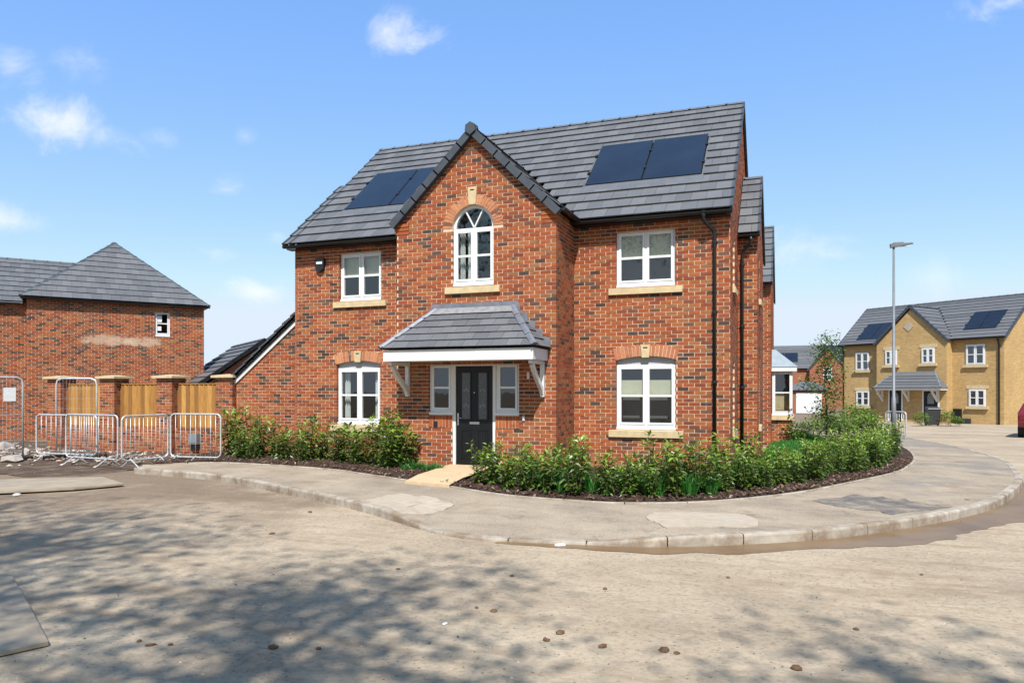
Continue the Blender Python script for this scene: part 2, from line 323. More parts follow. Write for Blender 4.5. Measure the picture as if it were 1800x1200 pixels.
# ------------------------------------------------------------------ mesh tools
I4 = Matrix.Identity(4)
class MB:
    def __init__(s, M=I4): s.v = []; s.f = []; s.t = []; s.M = M
    def poly(s, pts, tone=.5):
        n = len(s.v); s.v += [tuple(s.M @ Vector(p)) for p in pts]; s.f.append(tuple(range(n, n + len(pts)))); s.t.append(tone)
    def mesh(s, pts, faces, tone=.5):
        n = len(s.v); s.v += [tuple(s.M @ Vector(p)) for p in pts]
        for f in faces: s.f.append(tuple(n + i for i in f)); s.t.append(tone)
    def box(s, x0, x1, y0, y1, z0, z1, tone=.5, skip=''):
        p = [(x0, y0, z0), (x1, y0, z0), (x1, y1, z0), (x0, y1, z0), (x0, y0, z1), (x1, y0, z1), (x1, y1, z1), (x0, y1, z1)]
        fs = {'b': (0, 3, 2, 1), 't': (4, 5, 6, 7), 'f': (0, 1, 5, 4), 'k': (2, 3, 7, 6), 'l': (3, 0, 4, 7), 'r': (1, 2, 6, 5)}
        s.mesh(p, [v for k, v in fs.items() if k not in skip], tone)
    def hexa(s, p, tone=.5, skip=''):        # eight corners: bottom 4 then top 4, counter-clockwise
        fs = {'b': (0, 3, 2, 1), 't': (4, 5, 6, 7), 'f': (0, 1, 5, 4), 'k': (2, 3, 7, 6), 'l': (3, 0, 4, 7), 'r': (1, 2, 6, 5)}
        s.mesh(p, [v for k, v in fs.items() if k not in skip], tone)
    def prism(s, pts, a, y0, y1, tone=.5):   # outline in local x,z pushed from y0 to y1
        n = len(pts); P = [(x, y0, z) for x, z in pts] + [(x, y1, z) for x, z in pts]
        fs = [tuple(range(n)), tuple(range(2 * n - 1, n - 1, -1))] + [(i, i + n, (i + 1) % n + n, (i + 1) % n) for i in range(n)]
        s.mesh(P, fs, tone)
    def tube(s, pts, r, seg=8, tone=.5, cap=True):
        pts = [Vector(p) for p in pts]; n = len(pts)
        rs = r if isinstance(r, (list, tuple)) else [r] * n
        rings = []; up = None
        for i, p in enumerate(pts):
            d = (pts[min(i + 1, n - 1)] - pts[max(i - 1, 0)])
            d = d.normalized() if d.length > 1e-9 else Vector((0, 0, 1))
            if up is None: up = Vector((0, 0, 1)) if abs(d.z) < .9 else Vector((1, 0, 0))
            a = d.cross(up)
            if a.length < 1e-4: a = d.cross(Vector((.3, 1, .2)))
            a.normalize(); b = a.cross(d).normalized(); up = b
            rings.append([p + (a * cos(2 * pi * k / seg) + b * sin(2 * pi * k / seg)) * rs[i] for k in range(seg)])
        P = [q for rg in rings for q in rg]
        fs = [(i * seg + k, i * seg + (k + 1) % seg, (i + 1) * seg + (k + 1) % seg, (i + 1) * seg + k) for i in range(n - 1) for k in range(seg)]
        if cap: fs += [tuple(range(seg - 1, -1, -1)), tuple(range((n - 1) * seg, n * seg))]
        s.mesh(P, fs, tone)
    def data(s, name, mat, smooth=False):
        me = bpy.data.meshes.new(name); me.from_pydata(s.v, [], s.f); me.update()
        at = me.attributes.new('tone', 'FLOAT', 'FACE'); at.data.foreach_set('value', s.t)
        if smooth: me.polygons.foreach_set('use_smooth', [True] * len(me.polygons))
        me.materials.append(mat); return me
    def build(s, name, mat, parent=None, smooth=False, kind=None):
        o = bpy.data.objects.new(name, s.data(name, mat, smooth)); col.objects.link(o)
        if parent is not None: adopt(o, parent)
        if kind: o['kind'] = kind
        return o
def adopt(o, parent):
    o.parent = parent
    o.matrix_parent_inverse = parent.matrix_basis.inverted()
def inst(name, me, M, parent):
    o = bpy.data.objects.new(name, me); col.objects.link(o); o.matrix_basis = M
    if parent is not None: adopt(o, parent)
    return o
def thing(name, label, cat, loc=(0, 0, 0), rz=0, group=None):
    o = bpy.data.objects.new(name, None); col.objects.link(o); o.location = loc; o.rotation_euler = (0, 0, rz)
    o.matrix_basis = Matrix.Translation(loc) @ Matrix.Rotation(rz, 4, 'Z'); o.empty_display_size = .2
    tag(o, label, cat, group); return o
def tag(o, label, cat, group=None):
    o['label'] = label; o['category'] = cat
    if group: o['group'] = group
    return o
def structure(o): o['kind'] = 'structure'; return o
def frame(P, xdir):                        # local x along wall, y into the wall, z up
    x = Vector((xdir[0], xdir[1], 0)).normalized(); y = Vector((-x.y, x.x, 0))
    M = Matrix.Identity(4)
    for i in range(3): M[i][0] = x[i]; M[i][1] = y[i]; M[i][2] = (0, 0, 1)[i]; M[i][3] = P[i]
    return M
def loc_on(M, px, py, yoff=0.0):           # pixel -> local x,z on the wall plane
    n = M.to_3x3() @ Vector((0, 1, 0)); P = M @ Vector((0, yoff, 0))
    q = M.inverted() @ on_plane(px, py, P, n); return q.x, q.z
def plane_frame(O, xdir, ydir):
    x = Vector(xdir).normalized(); y = Vector(ydir); y = (y - x * y.dot(x)).normalized(); z = x.cross(y)
    M = Matrix.Identity(4)
    for i in range(3): M[i][0] = x[i]; M[i][1] = y[i]; M[i][2] = z[i]; M[i][3] = O[i]
    return M
def subtract(ints, blocks):
    for (a, b) in blocks:
        out = []
        for (c, d) in ints:
            if b <= c or a >= d: out.append((c, d)); continue
            if a > c: out.append((c, a))
            if b < d: out.append((b, d))
        ints = out
    return ints
NT = 20
BRICKS = {}
def brick_wall(parent, name, M, span, openings, z0, z1, n_ind=0, seed=1, course=.0775, pitch=.230, gap=.0145, mat=None, anchor=0.0, mortar=None, ind_ok=None, dark=.085):
    mat = mat or M_BRICK; mortar = mortar or M_MORTAR
    rg = random.Random(seed)
    mo = MB(M); st = MB(M); whole = []
    if mat.name not in BRICKS:
        BRICKS[mat.name] = []
        for k in range(NT):
            q = MB(); q.box(0, pitch - gap, 0, .1, 0, course - gap, (k + .5) / NT, 'k'); BRICKS[mat.name].append(q.data('brick', mat))
    nk = int((z1 - z0) / course + .999)
    rest = []
    for k in range(nk):
        v0 = z0 + k * course; v1 = v0 + course - gap; vm = (v0 + v1) / 2
        sp = span(vm)
        if sp is None: continue
        bl = []
        for f in openings: bl += f(v0, v1)
        ints = subtract([sp], bl)
        for (a, b) in ints: mo.box(a + .006, b - .006, .007, .1, v0 - gap, v1, .5, 'kt')
        off = (k % 2) * pitch / 2 + anchor
        for (a, b) in ints:
            j = math.floor((a - off) / pitch) - 1
            while off + j * pitch < b:
                p = max(a, off + j * pitch); q = min(b, off + j * pitch + pitch - gap); j += 1
                if q - p < .028: continue
                r = rg.random()
                if r < dark: t = rg.uniform(0, .16)
                elif r < dark + .09: t = rg.uniform(.16, .3)
                else: t = rg.uniform(.3, 1)
                dy = rg.uniform(-.003, .002); dz = rg.uniform(-.0012, .0012)
                if q - p > pitch - gap - .002 and n_ind: whole.append((p, dy, v0 + dz, t))
                else: rest.append((p, q, dy, v0 + dz, t))
    wall = mo.build(name, mortar, parent)
    if n_ind:
        if ind_ok: cand = [w for w in whole if ind_ok(w[0], w[2])]
        else: cand = whole
        cand.sort(key=lambda w: ((M @ Vector((w[0], 0, w[2]))) - CAM).length)
        pick = set(cand[:n_ind])
        for w in whole:
            if w in pick: inst('brick', BRICKS[mat.name][min(NT - 1, int(w[3] * NT))], M @ Matrix.Translation((w[0], w[1], w[2])), wall)
            else: rest.append((w[0], w[0] + pitch - gap, w[1], w[2], w[3]))
    for (p, q, dy, z, t) in rest: st.box(p, q, dy, .1, z, z + course - gap, t, 'k')
    if st.f: st.build('bricks', mat, wall, kind='stuff')
    return wall
def rect_open(x0, x1, z0, z1): return lambda a, b: [(x0, x1)] if (a + b) / 2 > z0 and (a + b) / 2 < z1 else []
def arch_open(cx, zc, R, A, zmin):
    def f(a, b):
        if (a + b) / 2 < zmin: return []
        h = 9
        for v in (a - zc, b - zc):
            if v >= R: return []
            v = max(v, .001); k = sqrt(R * R - v * v)
            if A < pi / 2 - .01: k = min(k, v * tan(A))
            h = min(h, k)
        return [(cx - h, cx + h)]
    return f
TILES = {}
def tile_field(parent, M, rows, g, tw, span, blocked=None, n_ind=0, seed=1, mat=None, th=.02, name='roof_tiles', one='roof_tile', strip=False):
    mat = mat or M_TILE; rg = random.Random(seed); st = MB(M); whole = []
    key = (round(tw, 3), round(g, 3))
    lo = th + .015
    def corners(a0, b0, a1, b1, s0, s1):
        return [(a0, s0, lo), (b0, s0, lo), (b1, s1, 0), (a1, s1, 0), (a0, s0, lo + th), (b0, s0, lo + th), (b1, s1, th), (a1, s1, th)]
    if n_ind and key not in TILES:
        TILES[key] = []
        for k in range(8):
            q = MB(); q.hexa(corners(0, tw - .005, 0, tw - .005, 0, g + .04), (k + .5) / 8, 'b'); TILES[key].append(q.data(one, mat))
    for k in range(rows):
        s0 = k * g; s1 = s0 + g + .04
        e0 = span(s0); e1 = span(min(s1, rows * g))
        if e0 is None: continue
        if e1 is None: e1 = ((e0[0] + e0[1]) / 2,) * 2
        L = min(e0[0], e1[0]); Rr = max(e0[1], e1[1])
        bl = blocked(s0, s0 + g) if blocked else []
        if strip:
            for (a, b) in subtract([(L, Rr)], bl):
                st.hexa(corners(max(a, e0[0]), min(b, e0[1]), max(a, e1[0]), min(b, e1[1]), s0, s1), rg.random(), 'b')
            continue
        off = (k % 2) * tw / 2; j = math.floor((L - off) / tw) - 1
        while off + j * tw < Rr:
            p = off + j * tw; q = p + tw - .005; j += 1
            for (a, b) in subtract([(p, q)], bl):
                a0, b0 = max(a, e0[0]), min(b, e0[1]); a1, b1 = max(a, e1[0]), min(b, e1[1])
                if b0 - a0 < .01 and b1 - a1 < .01: continue
                if b0 < a0: a0 = b0 = (a0 + b0) / 2 if False else max(min(a0, e0[1]), e0[0])
                if b1 < a1: a1 = b1 = max(min(a1, e1[1]), e1[0])
                dz = rg.uniform(0, .004); t = rg.random()
                if n_ind and (a0, b0, a1, b1) == (p, q, p, q): whole.append((p, s0, dz, t))
                else: st.hexa([(x, y, z + dz) for x, y, z in corners(a0, b0, a1, b1, s0, s1)], t, 'b')
    whole.sort(key=lambda w: ((M @ Vector((w[0], w[1], 0))) - CAM).length)
    for i, w in enumerate(whole):
        if i < n_ind: inst(one, TILES[key][min(7, int(w[3] * 8))], M @ Matrix.Translation((w[0], w[1], w[2])), parent)
        else: st.hexa([(x + w[0], y + w[1], z + w[2]) for x, y, z in corners(0, tw - .005, 0, tw - .005, 0, g + .04)], w[3], 'b')
    if st.f: st.build(name, mat, parent, kind='stuff')
def ridge_run(parent, P, Q, step, w=.13, h=.075, mat=None, name='ridge_tile', lift=.03):
    P = Vector(P); Q = Vector(Q); d = (Q - P); n = max(1, round(d.length / step)); u = d.normalized()
    side = u.cross(UP).normalized(); nrm = side.cross(u).normalized(); L = d.length / n
    M = Matrix.Identity(4)
    for i in range(3): M[i][0] = u[i]; M[i][1] = side[i] * -1; M[i][2] = nrm[i]
    q = MB(); sec = [(-w, -h), (-w * .55, -h * .25), (-.03, .0), (.03, 0), (w * .55, -h * .25), (w, -h)]
    pts = []
    for x, gx in ((0, 1.07), (.05, 1.07), (.051, 1.0), (L - .004, 1.0)): pts += [(x, a * gx, b * (2 - gx) + (gx - 1) * .16) for a, b in sec]
    ns = len(sec); fs = [(i * ns + k, i * ns + k + 1, (i + 1) * ns + k + 1, (i + 1) * ns + k) for i in range(3) for k in range(ns - 1)]
    fs += [tuple(range(ns - 1, -1, -1)), tuple(range(3 * ns, 4 * ns))]
    q.mesh(pts, fs, .4); me = q.data(name, mat or M_RIDGET)
    for i in range(n): inst(name, me, Matrix.Translation(P + u * (L * i) + nrm * lift) @ M, parent)
def window(parent, M, x0, x1, z0, z1, cols=2, blind=None, back=.075, mid=.5, sill=None, lab=None, bars=True, room=True, subsill=True, name='window', curtain=None, simple=False):
    q = MB(M); F = .05; D0, D1 = back, back + .07
    zb = z0 + (.05 if subsill else 0)
    q.box(x0, x0 + F, D0, D1, zb, z1); q.box(x1 - F, x1, D0, D1, zb, z1)
    q.box(x0 + F, x1 - F, D0, D1, z1 - F, z1); q.box(x0 + F, x1 - F, D0, D1, zb, zb + F)
    cw = (x1 - x0 - 2 * F - (cols - 1) * .045) / cols; xs = []
    for c in range(cols):
        a = x0 + F + c * (cw + .045); xs.append((a, a + cw))
        if c: q.box(a - .045, a, D0, D1, zb + F, z1 - F)
    w = q.build(name, M_UPVC, parent)
    if lab: w['label'] = lab
    if subsill:
        q = MB(M); q.box(x0 - .02, x1 + .02, back - .045, D1, z0, z0 + .048); q.build('sub_sill', M_UPVC, w)
    for (a, b) in xs:
        s = .042; za, zc = zb + F, z1 - F
        a += .003; b -= .003; za += .003; zc -= .003
        q = MB(M); y0, y1 = back - .012, back + .05
        q.box(a, a + s, y0, y1, za, zc); q.box(b - s, b, y0, y1, za, zc); q.box(a + s, b - s, y0, y1, zc - s, zc); q.box(a + s, b - s, y0, y1, za, za + s)
        if not simple: q.build('sash', M_UPVC, w)
        else: q.build('sash', M_UPVC, w)
        zm = za + s + (zc - za - 2 * s) * mid
        parts = [(za + s, zc - s)]
        if bars:
            g = MB(M); g.box(a + s, b - s, back - .004, back + .046, zm - .022, zm + .022); g.build('glazing_bar', M_UPVC, w)
            parts = [(za + s, zm - .022), (zm + .022, zc - s)]
        for (u, v) in parts:
            g = MB(M); g.poly([(a + s, back + .018, u), (b - s, back + .018, u), (b - s, back + .018, v), (a + s, back + .018, v)]); g.build('pane', M_GLASS, w)
        if blind:
            g = MB(M); zt, zl = z1 - (z1 - z0) * blind[0], z1 - (z1 - z0) * blind[1]
            g.box(a - .01, b + .01, back + .10, back + .106, zl, zt); g.box(a - .01, b + .01, back + .095, back + .112, zl - .02, zl); g.build('blind', M_BLIND, w)
    if curtain:
        g = MB(M)
        for (cx0, cx1, base, top) in curtain:
            n = 14; pa = []; 
            for i in range(n + 1):
                t = i / n; pa.append((cx0 + (cx1 - cx0) * t, back + .16 + .03 * sin(t * 16)))
            for i in range(n): g.poly([(pa[i][0], pa[i][1], base), (pa[i + 1][0], pa[i + 1][1], base), (pa[i + 1][0], pa[i + 1][1], top), (pa[i][0], pa[i][1], top)])
        g.build('curtain', M_CURTAIN, w)
    if sill:
        g = MB(M); ov, h = sill
        g.hexa([(x0 - ov, -.06, z0 - h), (x1 + ov, -.06, z0 - h), (x1 + ov, back, z0 - h), (x0 - ov, back, z0 - h),
                (x0 - ov, -.06, z0 - .025), (x1 + ov, -.06, z0 - .025), (x1 + ov, back + .02, z0 - .001), (x0 - ov, back + .02, z0 - .001)])
        g.build('sill', M_STONE, w)
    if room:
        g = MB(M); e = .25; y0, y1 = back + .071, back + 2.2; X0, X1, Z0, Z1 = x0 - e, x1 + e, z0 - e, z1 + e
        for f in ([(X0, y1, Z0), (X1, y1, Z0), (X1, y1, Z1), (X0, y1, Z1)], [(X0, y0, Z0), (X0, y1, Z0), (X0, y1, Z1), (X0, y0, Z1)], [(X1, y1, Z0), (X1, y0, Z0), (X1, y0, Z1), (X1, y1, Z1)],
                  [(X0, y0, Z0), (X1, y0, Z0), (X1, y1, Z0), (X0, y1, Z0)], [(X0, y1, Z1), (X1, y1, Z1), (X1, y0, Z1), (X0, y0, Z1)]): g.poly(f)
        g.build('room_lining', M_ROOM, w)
    return w
def arch(parent, M, cx, zc, R, t, A, n, key=None, seed=3, mat=None, tones=(.45, .95)):
    rg = random.Random(seed); q = MB(M); N = 28; pts = []
    A_ = A; A = A + (.12 if A > 1.5 else .035)
    for i in range(N + 1):
        a = -A + 2 * A * i / N; pts.append((cx + sin(a) * (R + .001), zc + cos(a) * (R + .001)))
    for i in range(N, -1, -1):
        a = -A + 2 * A * i / N; pts.append((cx + sin(a) * (R + t + .05), zc + cos(a) * (R + t + .05)))
    for i in range(N):
        a, b, c, d = pts[i], pts[i + 1], pts[2 * N + 1 - i - 1], pts[2 * N + 1 - i]
        q.mesh([(p[0], y, p[1]) for y in (.004, .1) for p in (a, b, c, d)], [(0, 1, 2, 3), (0, 4, 5, 1), (3, 2, 6, 7)])
    o = q.build('window_arch', M_MORTAR, parent); A = A_
    kw = key[0] if key else 0
    for i in range(n):
        a0 = -A + 2 * A * i / n; a1 = -A + 2 * A * (i + 1) / n; am = (a0 + a1) / 2
        if key and abs(sin(am) * (R + t * .5)) < kw * .5 - .032: continue
        g = .007 / (R + t / 2); dy = rg.uniform(-.008, -.004)
        P = []
        for y in (dy, .09):
            for (a, r) in ((a0 + g, R + .003), (a1 - g, R + .003), (a1 - g, R + t), (a0 + g, R + t)): P.append((cx + sin(a) * r, y, zc + cos(a) * r))
        b = MB(M); b.mesh(P, [(0, 1, 2, 3), (0, 4, 5, 1), (1, 5, 6, 2), (2, 6, 7, 3), (3, 7, 4, 0)], rg.uniform(*tones) if rg.random() > .06 else .1)
        b.build('arch_brick', mat or M_ARCH, o)
    if key:
        w, z0, z1 = key; b = MB(M)
        b.hexa([(cx - w * .40, -.035, z0), (cx + w * .40, -.035, z0), (cx + w * .40, .08, z0), (cx - w * .40, .08, z0), (cx - w * .54, -.035, z1), (cx + w * .54, -.035, z1), (cx + w * .54, .08, z1), (cx - w * .54, .08, z1)])
        k = b.build('keystone', M_STONE, o)
        b = MB(M); b.box(cx - .045, cx + .045, -.0365, -.034, z1 - .075, z1 - .048); b.build('vent_slot', M_BLACK, o)
    return o
def solar(parent, Mp, u0, u1, s0, s1, n=2):
    for i in range(n):
        a = u0 + (u1 - u0) * i / n + .012; b = u0 + (u1 - u0) * (i + 1) / n - .012
        q = MB(Mp); q.box(a, b, s0, s1, .02, .075); p = q.build('solar_panel', M_BLACK, parent)
        q = MB(Mp); q.box(a + .018, b - .018, s0 + .018, s1 - .018, .0752, .0775); q.build('cell_glass', M_SOLAR, p)
        for s in (s0 + (s1 - s0) * .28, s0 + (s1 - s0) * .72):
            for x in ([a - .03] if i == 0 else []) + [b + .012]:
                q = MB(Mp); q.box(x - .035, x + .03, s - .045, s + .045, .05, .095); q.build('clamp', M_BLACK, p)
def gutter(parent, P, Q, r=.062):
    P, Q = Vector(P), Vector(Q); u = (Q - P).normalized(); sd = u.cross(UP).normalized(); q = MB(); n = 8; pts = []
    for X in (P, Q):
        for rr in (r, r - .008):
            for i in range(n + 1):
                a = pi + pi * i / n; pts.append(X + sd * (cos(a) * rr) + UP * (sin(a) * rr))
    m = n + 1; fs = []
    for i in range(n):
        fs += [(i, i + 1, 2 * m + i + 1, 2 * m + i), (m + i, 3 * m + i, 3 * m + i + 1, m + i + 1)]
    fs += [(0, 2 * m, 3 * m, m), (n, m + n, 3 * m + n, 2 * m + n)]
    for o in (0, 2 * m): fs += [(o + i, o + m + i, o + m + i + 1, o + i + 1) for i in range(n)]
    fs += [tuple(range(0, m)), tuple(range(2 * m, 3 * m))]
    q.mesh(pts, fs); return q.build('gutter', M_BLACK, parent)
def downpipe(parent, pts, r=.036, clips=()):
    q = MB(); q.tube(pts, r, 10); o = q.build('downpipe', M_BLACK, parent, smooth=True)
    for c in clips:
        g = MB(); g.tube([(c[0], c[1], c[2] - .025), (c[0], c[1], c[2] + .025)], r * 1.25, 10); g.box(c[0] - .055, c[0] + .055, c[1] + .01, c[1] + .05, c[2] - .02, c[2] + .02); g.build('pipe_clip', M_BLACK, o)
    return o

# ================================================================== SETTING
rnd = random.Random(11)
def catmull(pts, step):
    out = []; P = [pts[0] * 2 - pts[1]] + pts + [pts[-1] * 2 - pts[-2]]
    for i in range(1, len(P) - 2):
        n = max(2, int((P[i + 1] - P[i]).length / step))
        for k in range(n):
            t = k / n; a, b, c, d = P[i - 1], P[i], P[i + 1], P[i + 2]
            out.append(.5 * ((2 * b) + (c - a) * t + (2 * a - 5 * b + 4 * c - d) * t * t + (3 * b - a - 3 * c + d) * t ** 3))
    out.append(pts[-1]); return out
def resample(p, n):
    L = [0]
    for i in range(1, len(p)): L.append(L[-1] + (p[i] - p[i - 1]).length)
    out = []; j = 0
    for k in range(n + 1):
        s = L[-1] * k / n
        while j < len(L) - 2 and L[j + 1] < s: j += 1
        t = (s - L[j]) / max(1e-9, L[j + 1] - L[j]); out.append(p[j].lerp(p[j + 1], t))
    return out
def plen(p): return sum((p[i] - p[i - 1]).length for i in range(1, len(p)))
# ground to the horizon
q = MB(); rr = [0, 6, 12, 18, 25, 35, 50, 80, 140, 300, 900]; na = 40
pts = [(CAM.x, CAM.y, -.19)]
for r in rr[1:]:
    for k in range(na):
        x = CAM.x + cos(2 * pi * k / na) * r; y = CAM.y + sin(2 * pi * k / na) * r; pts.append((x, y, max(gz(x, y), -.9) - .04))
fs = [(0, 1 + k, 1 + (k + 1) % na) for k in range(na)]
for i in range(len(rr) - 2):
    for k in range(na): fs.append((1 + i * na + k, 1 + (i + 1) * na + k, 1 + (i + 1) * na + (k + 1) % na, 1 + i * na + (k + 1) % na))
q.mesh(pts, fs); structure(q.build('ground', M_GROUND, smooth=True))
# road: mud-dried carriageway
q = MB(); nx, ny = 96, 110; pts = []
for j in range(ny + 1):
    for i in range(nx + 1):
        x = -26 + 62 * i / nx; y = -22 + 74 * j / ny
        pts.append((x, y, gz(x, y) + .004 * (noise.noise(Vector((x * .7, y * .7, 1))) - .2)))
q.mesh(pts, [(j * (nx + 1) + i, j * (nx + 1) + i + 1, (j + 1) * (nx + 1) + i + 1, (j + 1) * (nx + 1) + i) for j in range(ny) for i in range(nx)])
structure(q.build('road', M_ROAD, smooth=True))
# pavement between kerb and edging
kerb_px = [(235, 832), (380, 845), (500, 868), (600, 890), (680, 912), (760, 936), (830, 948), (900, 953), (1020, 958), (1150, 962), (1290, 958), (1450, 948), (1600, 928), (1700, 908), (1760, 888), (1796, 858), (1790, 836), (1762, 814), (1690, 793), (1625, 780), (1585, 771)]
edge_px = [(250, 817), (385, 812), (560, 822), (640, 832), (735, 846), (785, 853), (880, 868), (1000, 878), (1100, 883), (1250, 880), (1400, 865), (1500, 846), (1580, 828), (1605, 812), (1609, 800), (1596, 786), (1565, 772)]
KP = catmull([Vector((*on_ground(x, y)[:2], 0)) for x, y in kerb_px], .15)
EP = catmull([Vector((*on_z(x, y, 0)[:2], 0)) for x, y in edge_px], .15)
def kerb_h(p):
    h = .125
    if p.y < -4 and -4.4 < p.x < .3:
        d = min(p.x + 4.1, -.1 - p.x) / .9; h = .125 - .085 * max(0, min(1, d))
    return h
def lev(p): return gz(p.x, p.y) + .0
NP = 150
K = resample(KP, NP); Ed = resample(EP, NP)
q = MB(); nc_ = 10; pts = []
for i in range(NP + 1):
    za = lev(K[i]) + kerb_h(K[i]) - .004; zb = max(-.02, lev(Ed[i]) + .13) if Ed[i].y < 3 else lev(Ed[i]) + .13
    t = (K[min(NP, i + 1)] - K[max(0, i - 1)]).normalized(); nrm = Vector((-t.y, t.x, 0))
    a = K[i] + nrm * .10
    for j in range(nc_ + 1):
        f = j / nc_; p = a.lerp(Ed[i], f); pts.append((p.x, p.y, za + (zb - za) * min(1, f * 1.6) + .008 * noise.noise(Vector((p.x * 1.3, p.y * 1.3, 4)))))
q.mesh(pts, [(i * (nc_ + 1) + j, (i + 1) * (nc_ + 1) + j, (i + 1) * (nc_ + 1) + j + 1, i * (nc_ + 1) + j + 1) for i in range(NP) for j in range(nc_)])
pave = structure(q.build('pavement', M_PAVE, smooth=True))
# kerb stones and edging stones, one by one
def stones(path, L, w, topf, depth, name, mat, parent, inward, gap=.008, rad=.02):
    n = int(plen(path) / L); P = resample(path, n * 4)
    for i in range(n):
        seg = P[i * 4:i * 4 + 5]; q = MB(); rings = []
        for k, p in enumerate(seg):
            t = (seg[min(4, k + 1)] - seg[max(0, k - 1)]).normalized(); nr = Vector((-t.y, t.x, 0)) * inward
            pp = p + (t * gap if k == 0 else (-t * gap if k == 4 else Vector()))
            z1 = topf(p); z0 = z1 - depth
            dz = 0
            rings.append([pp + UP * z0, pp + UP * (z1 - rad * 1.4), pp + nr * (rad * .35) + UP * (z1 - rad * .4), pp + nr * rad + UP * z1, pp + nr * w + UP * z1, pp + nr * w + UP * z0])
        m = 6; pts = [v for r in rings for v in r]; fs = []
        for k in range(4): fs += [(k * m + j, (k + 1) * m + j, (k + 1) * m + (j + 1) % m, k * m + (j + 1) % m) for j in range(m)]
        fs += [tuple(range(m - 1, -1, -1)), tuple(range(4 * m, 5 * m))]
        q.mesh(pts, fs); q.build(name, mat, parent)
stones(KP, .9, .125, lambda p: lev(p) + kerb_h(p), .24, 'kerb_stone', M_KERB, pave, 1)
stones(EP, .9, .05, lambda p: (max(-.02, lev(p) + .13) if p.y < 3 else lev(p) + .13) + .022, .12, 'edging_stone', M_KERB, pave, 1, rad=.008)
# planting beds
def bed(name, A, B, mat, z=.0, amp=.05, n=60, m=14, hump=.03):
    A = resample(A, n); B = resample(B, n); q = MB(); pts = []
    for i in range(n + 1):
        for j in range(m + 1):
            f = j / m; p = A[i].lerp(B[i], f); zz = z if p.y < 3 else lev(p) + .15 + z
            pts.append((p.x, p.y, zz - .01 + hump * min(1, 4 * f) + amp * (noise.noise(Vector((p.x * 3, p.y * 3, 2))) * .6 + noise.noise(Vector((p.x * 9, p.y * 9, 7))) * .4) * min(1, 6 * f)))
    q.mesh(pts, [(i * (m + 1) + j, (i + 1) * (m + 1) + j, (i + 1) * (m + 1) + j + 1, i * (m + 1) + j + 1) for i in range(n) for j in range(m)])
    return structure(q.build(name, mat, smooth=True))
V2 = lambda x, y: Vector((x, y, 0))
def cut(path, f0, f1): return [p for p in path if f0(p) and f1(p)]
EL = [p + V2(0, .05) for p in EP if p.x < -5.35 and p.y < 0]
ER = [p for p in EP if not (p.x < -4.55 and p.y < 0)]
ER = [p + V2(-.03, .05) for p in ER]
BL = [V2(-13.2, .2), V2(-10.3, .1), V2(-6.9, .1), V2(-6.7, -1.25), V2(-5.65, -1.25)]
BR = [V2(-4.4, -1.25), V2(-3.1, -1.25), V2(-3.1, .1), V2(-.1, .15), V2(.0, 2.4), V2(.5, 2.5), V2(.5, 6), V2(.6, 10), V2(.9, 18)]
def inset(path, d):
    out = []
    for i in range(len(path)):
        t = (path[min(len(path) - 1, i + 1)] - path[max(0, i - 1)]).normalized(); out.append(path[i] + Vector((-t.y, t.x, 0)) * d)
    return out
kx = next(i for i, p in enumerate(ER) if p.x > .2)
INN = inset(ER, 1.75)[kx + 6:]
BR2 = [V2(-4.4, -1.25), V2(-3.1, -1.25), V2(-3.1, .1), V2(-.6, .1)] + INN
bed('flower_bed', EL, BL, M_MULCH); bed('corner_bed', ER, BR2, M_MULCH)
LW_B = [V2(-.05, .1), V2(-.0, 2.4), V2(.5, 2.5), V2(.5, 6), V2(.6, 10), V2(1.2, 11.4), V2(1.3, 16), V2(1.4, 19)]
bed('lawn', INN, LW_B, M_LAWN, z=.012, amp=.02, hump=.0)
# mulch chips
q = MB(); A = resample(EL, 200); B = resample(BL, 200); A2 = resample(ER, 400); B2 = resample(BR2, 400)
for k in range(5200):
    if k % 3 == 0: i = rnd.randrange(200); p = A[i].lerp(B[i], rnd.random() ** 1.6 * .8 + .01)
    else: i = rnd.randrange(260); p = A2[i].lerp(B2[i], rnd.random() ** 1.8 * .7 + .01)
    a = rnd.uniform(0, 6.28); l = rnd.uniform(.012, .04); w = l * rnd.uniform(.25, .6); h = rnd.uniform(.004, .012)
    q.M = Matrix.Translation((p.x, p.y, rnd.uniform(.0, .055))) @ Matrix.Rotation(a, 4, 'Z') @ Matrix.Rotation(rnd.uniform(-.6, .6), 4, 'Y')
    q.box(-l, l, -w, w, 0, h, rnd.random(), 'b')
m, nt, b = new_mat('bark_chip')
nt.links.new(ramp(nt, fattr(nt, 'tone'), [(0, (.025, .015, .011)), (.6, (.075, .04, .026)), (.9, (.15, .085, .05)), (1, (.34, .26, .17))]), b.inputs['Base Color']); b.inputs['Roughness'].default_value = .9
o = q.build('bark_mulch', m, kind='stuff'); tag(o, 'dark brown bark chips strewn over the planting beds', 'mulch')
# path to the door
pc = [on_z(712, 846, .015), on_z(790, 853, .015), Vector((-4.5, -1.32, .03)), Vector((-5.55, -1.32, .03))]
q = MB(); n = 8; L_ = [pc[0].lerp(pc[3], i / n) for i in range(n + 1)]; R_ = [pc[1].lerp(pc[2], i / n) for i in range(n + 1)]
for i in range(n):
    h0, h1 = .012 + .04 * min(1, i / 2), .012 + .04 * min(1, (i + 1) / 2); q.poly([L_[i] + UP * h0, R_[i] + UP * h0, R_[i + 1] + UP * h1, L_[i + 1] + UP * h1])
q.poly([L_[0] + UP * .012, L_[0] - UP * .08, R_[0] - UP * .08, R_[0] + UP * .012])
structure(q.build('path', M_PATH))
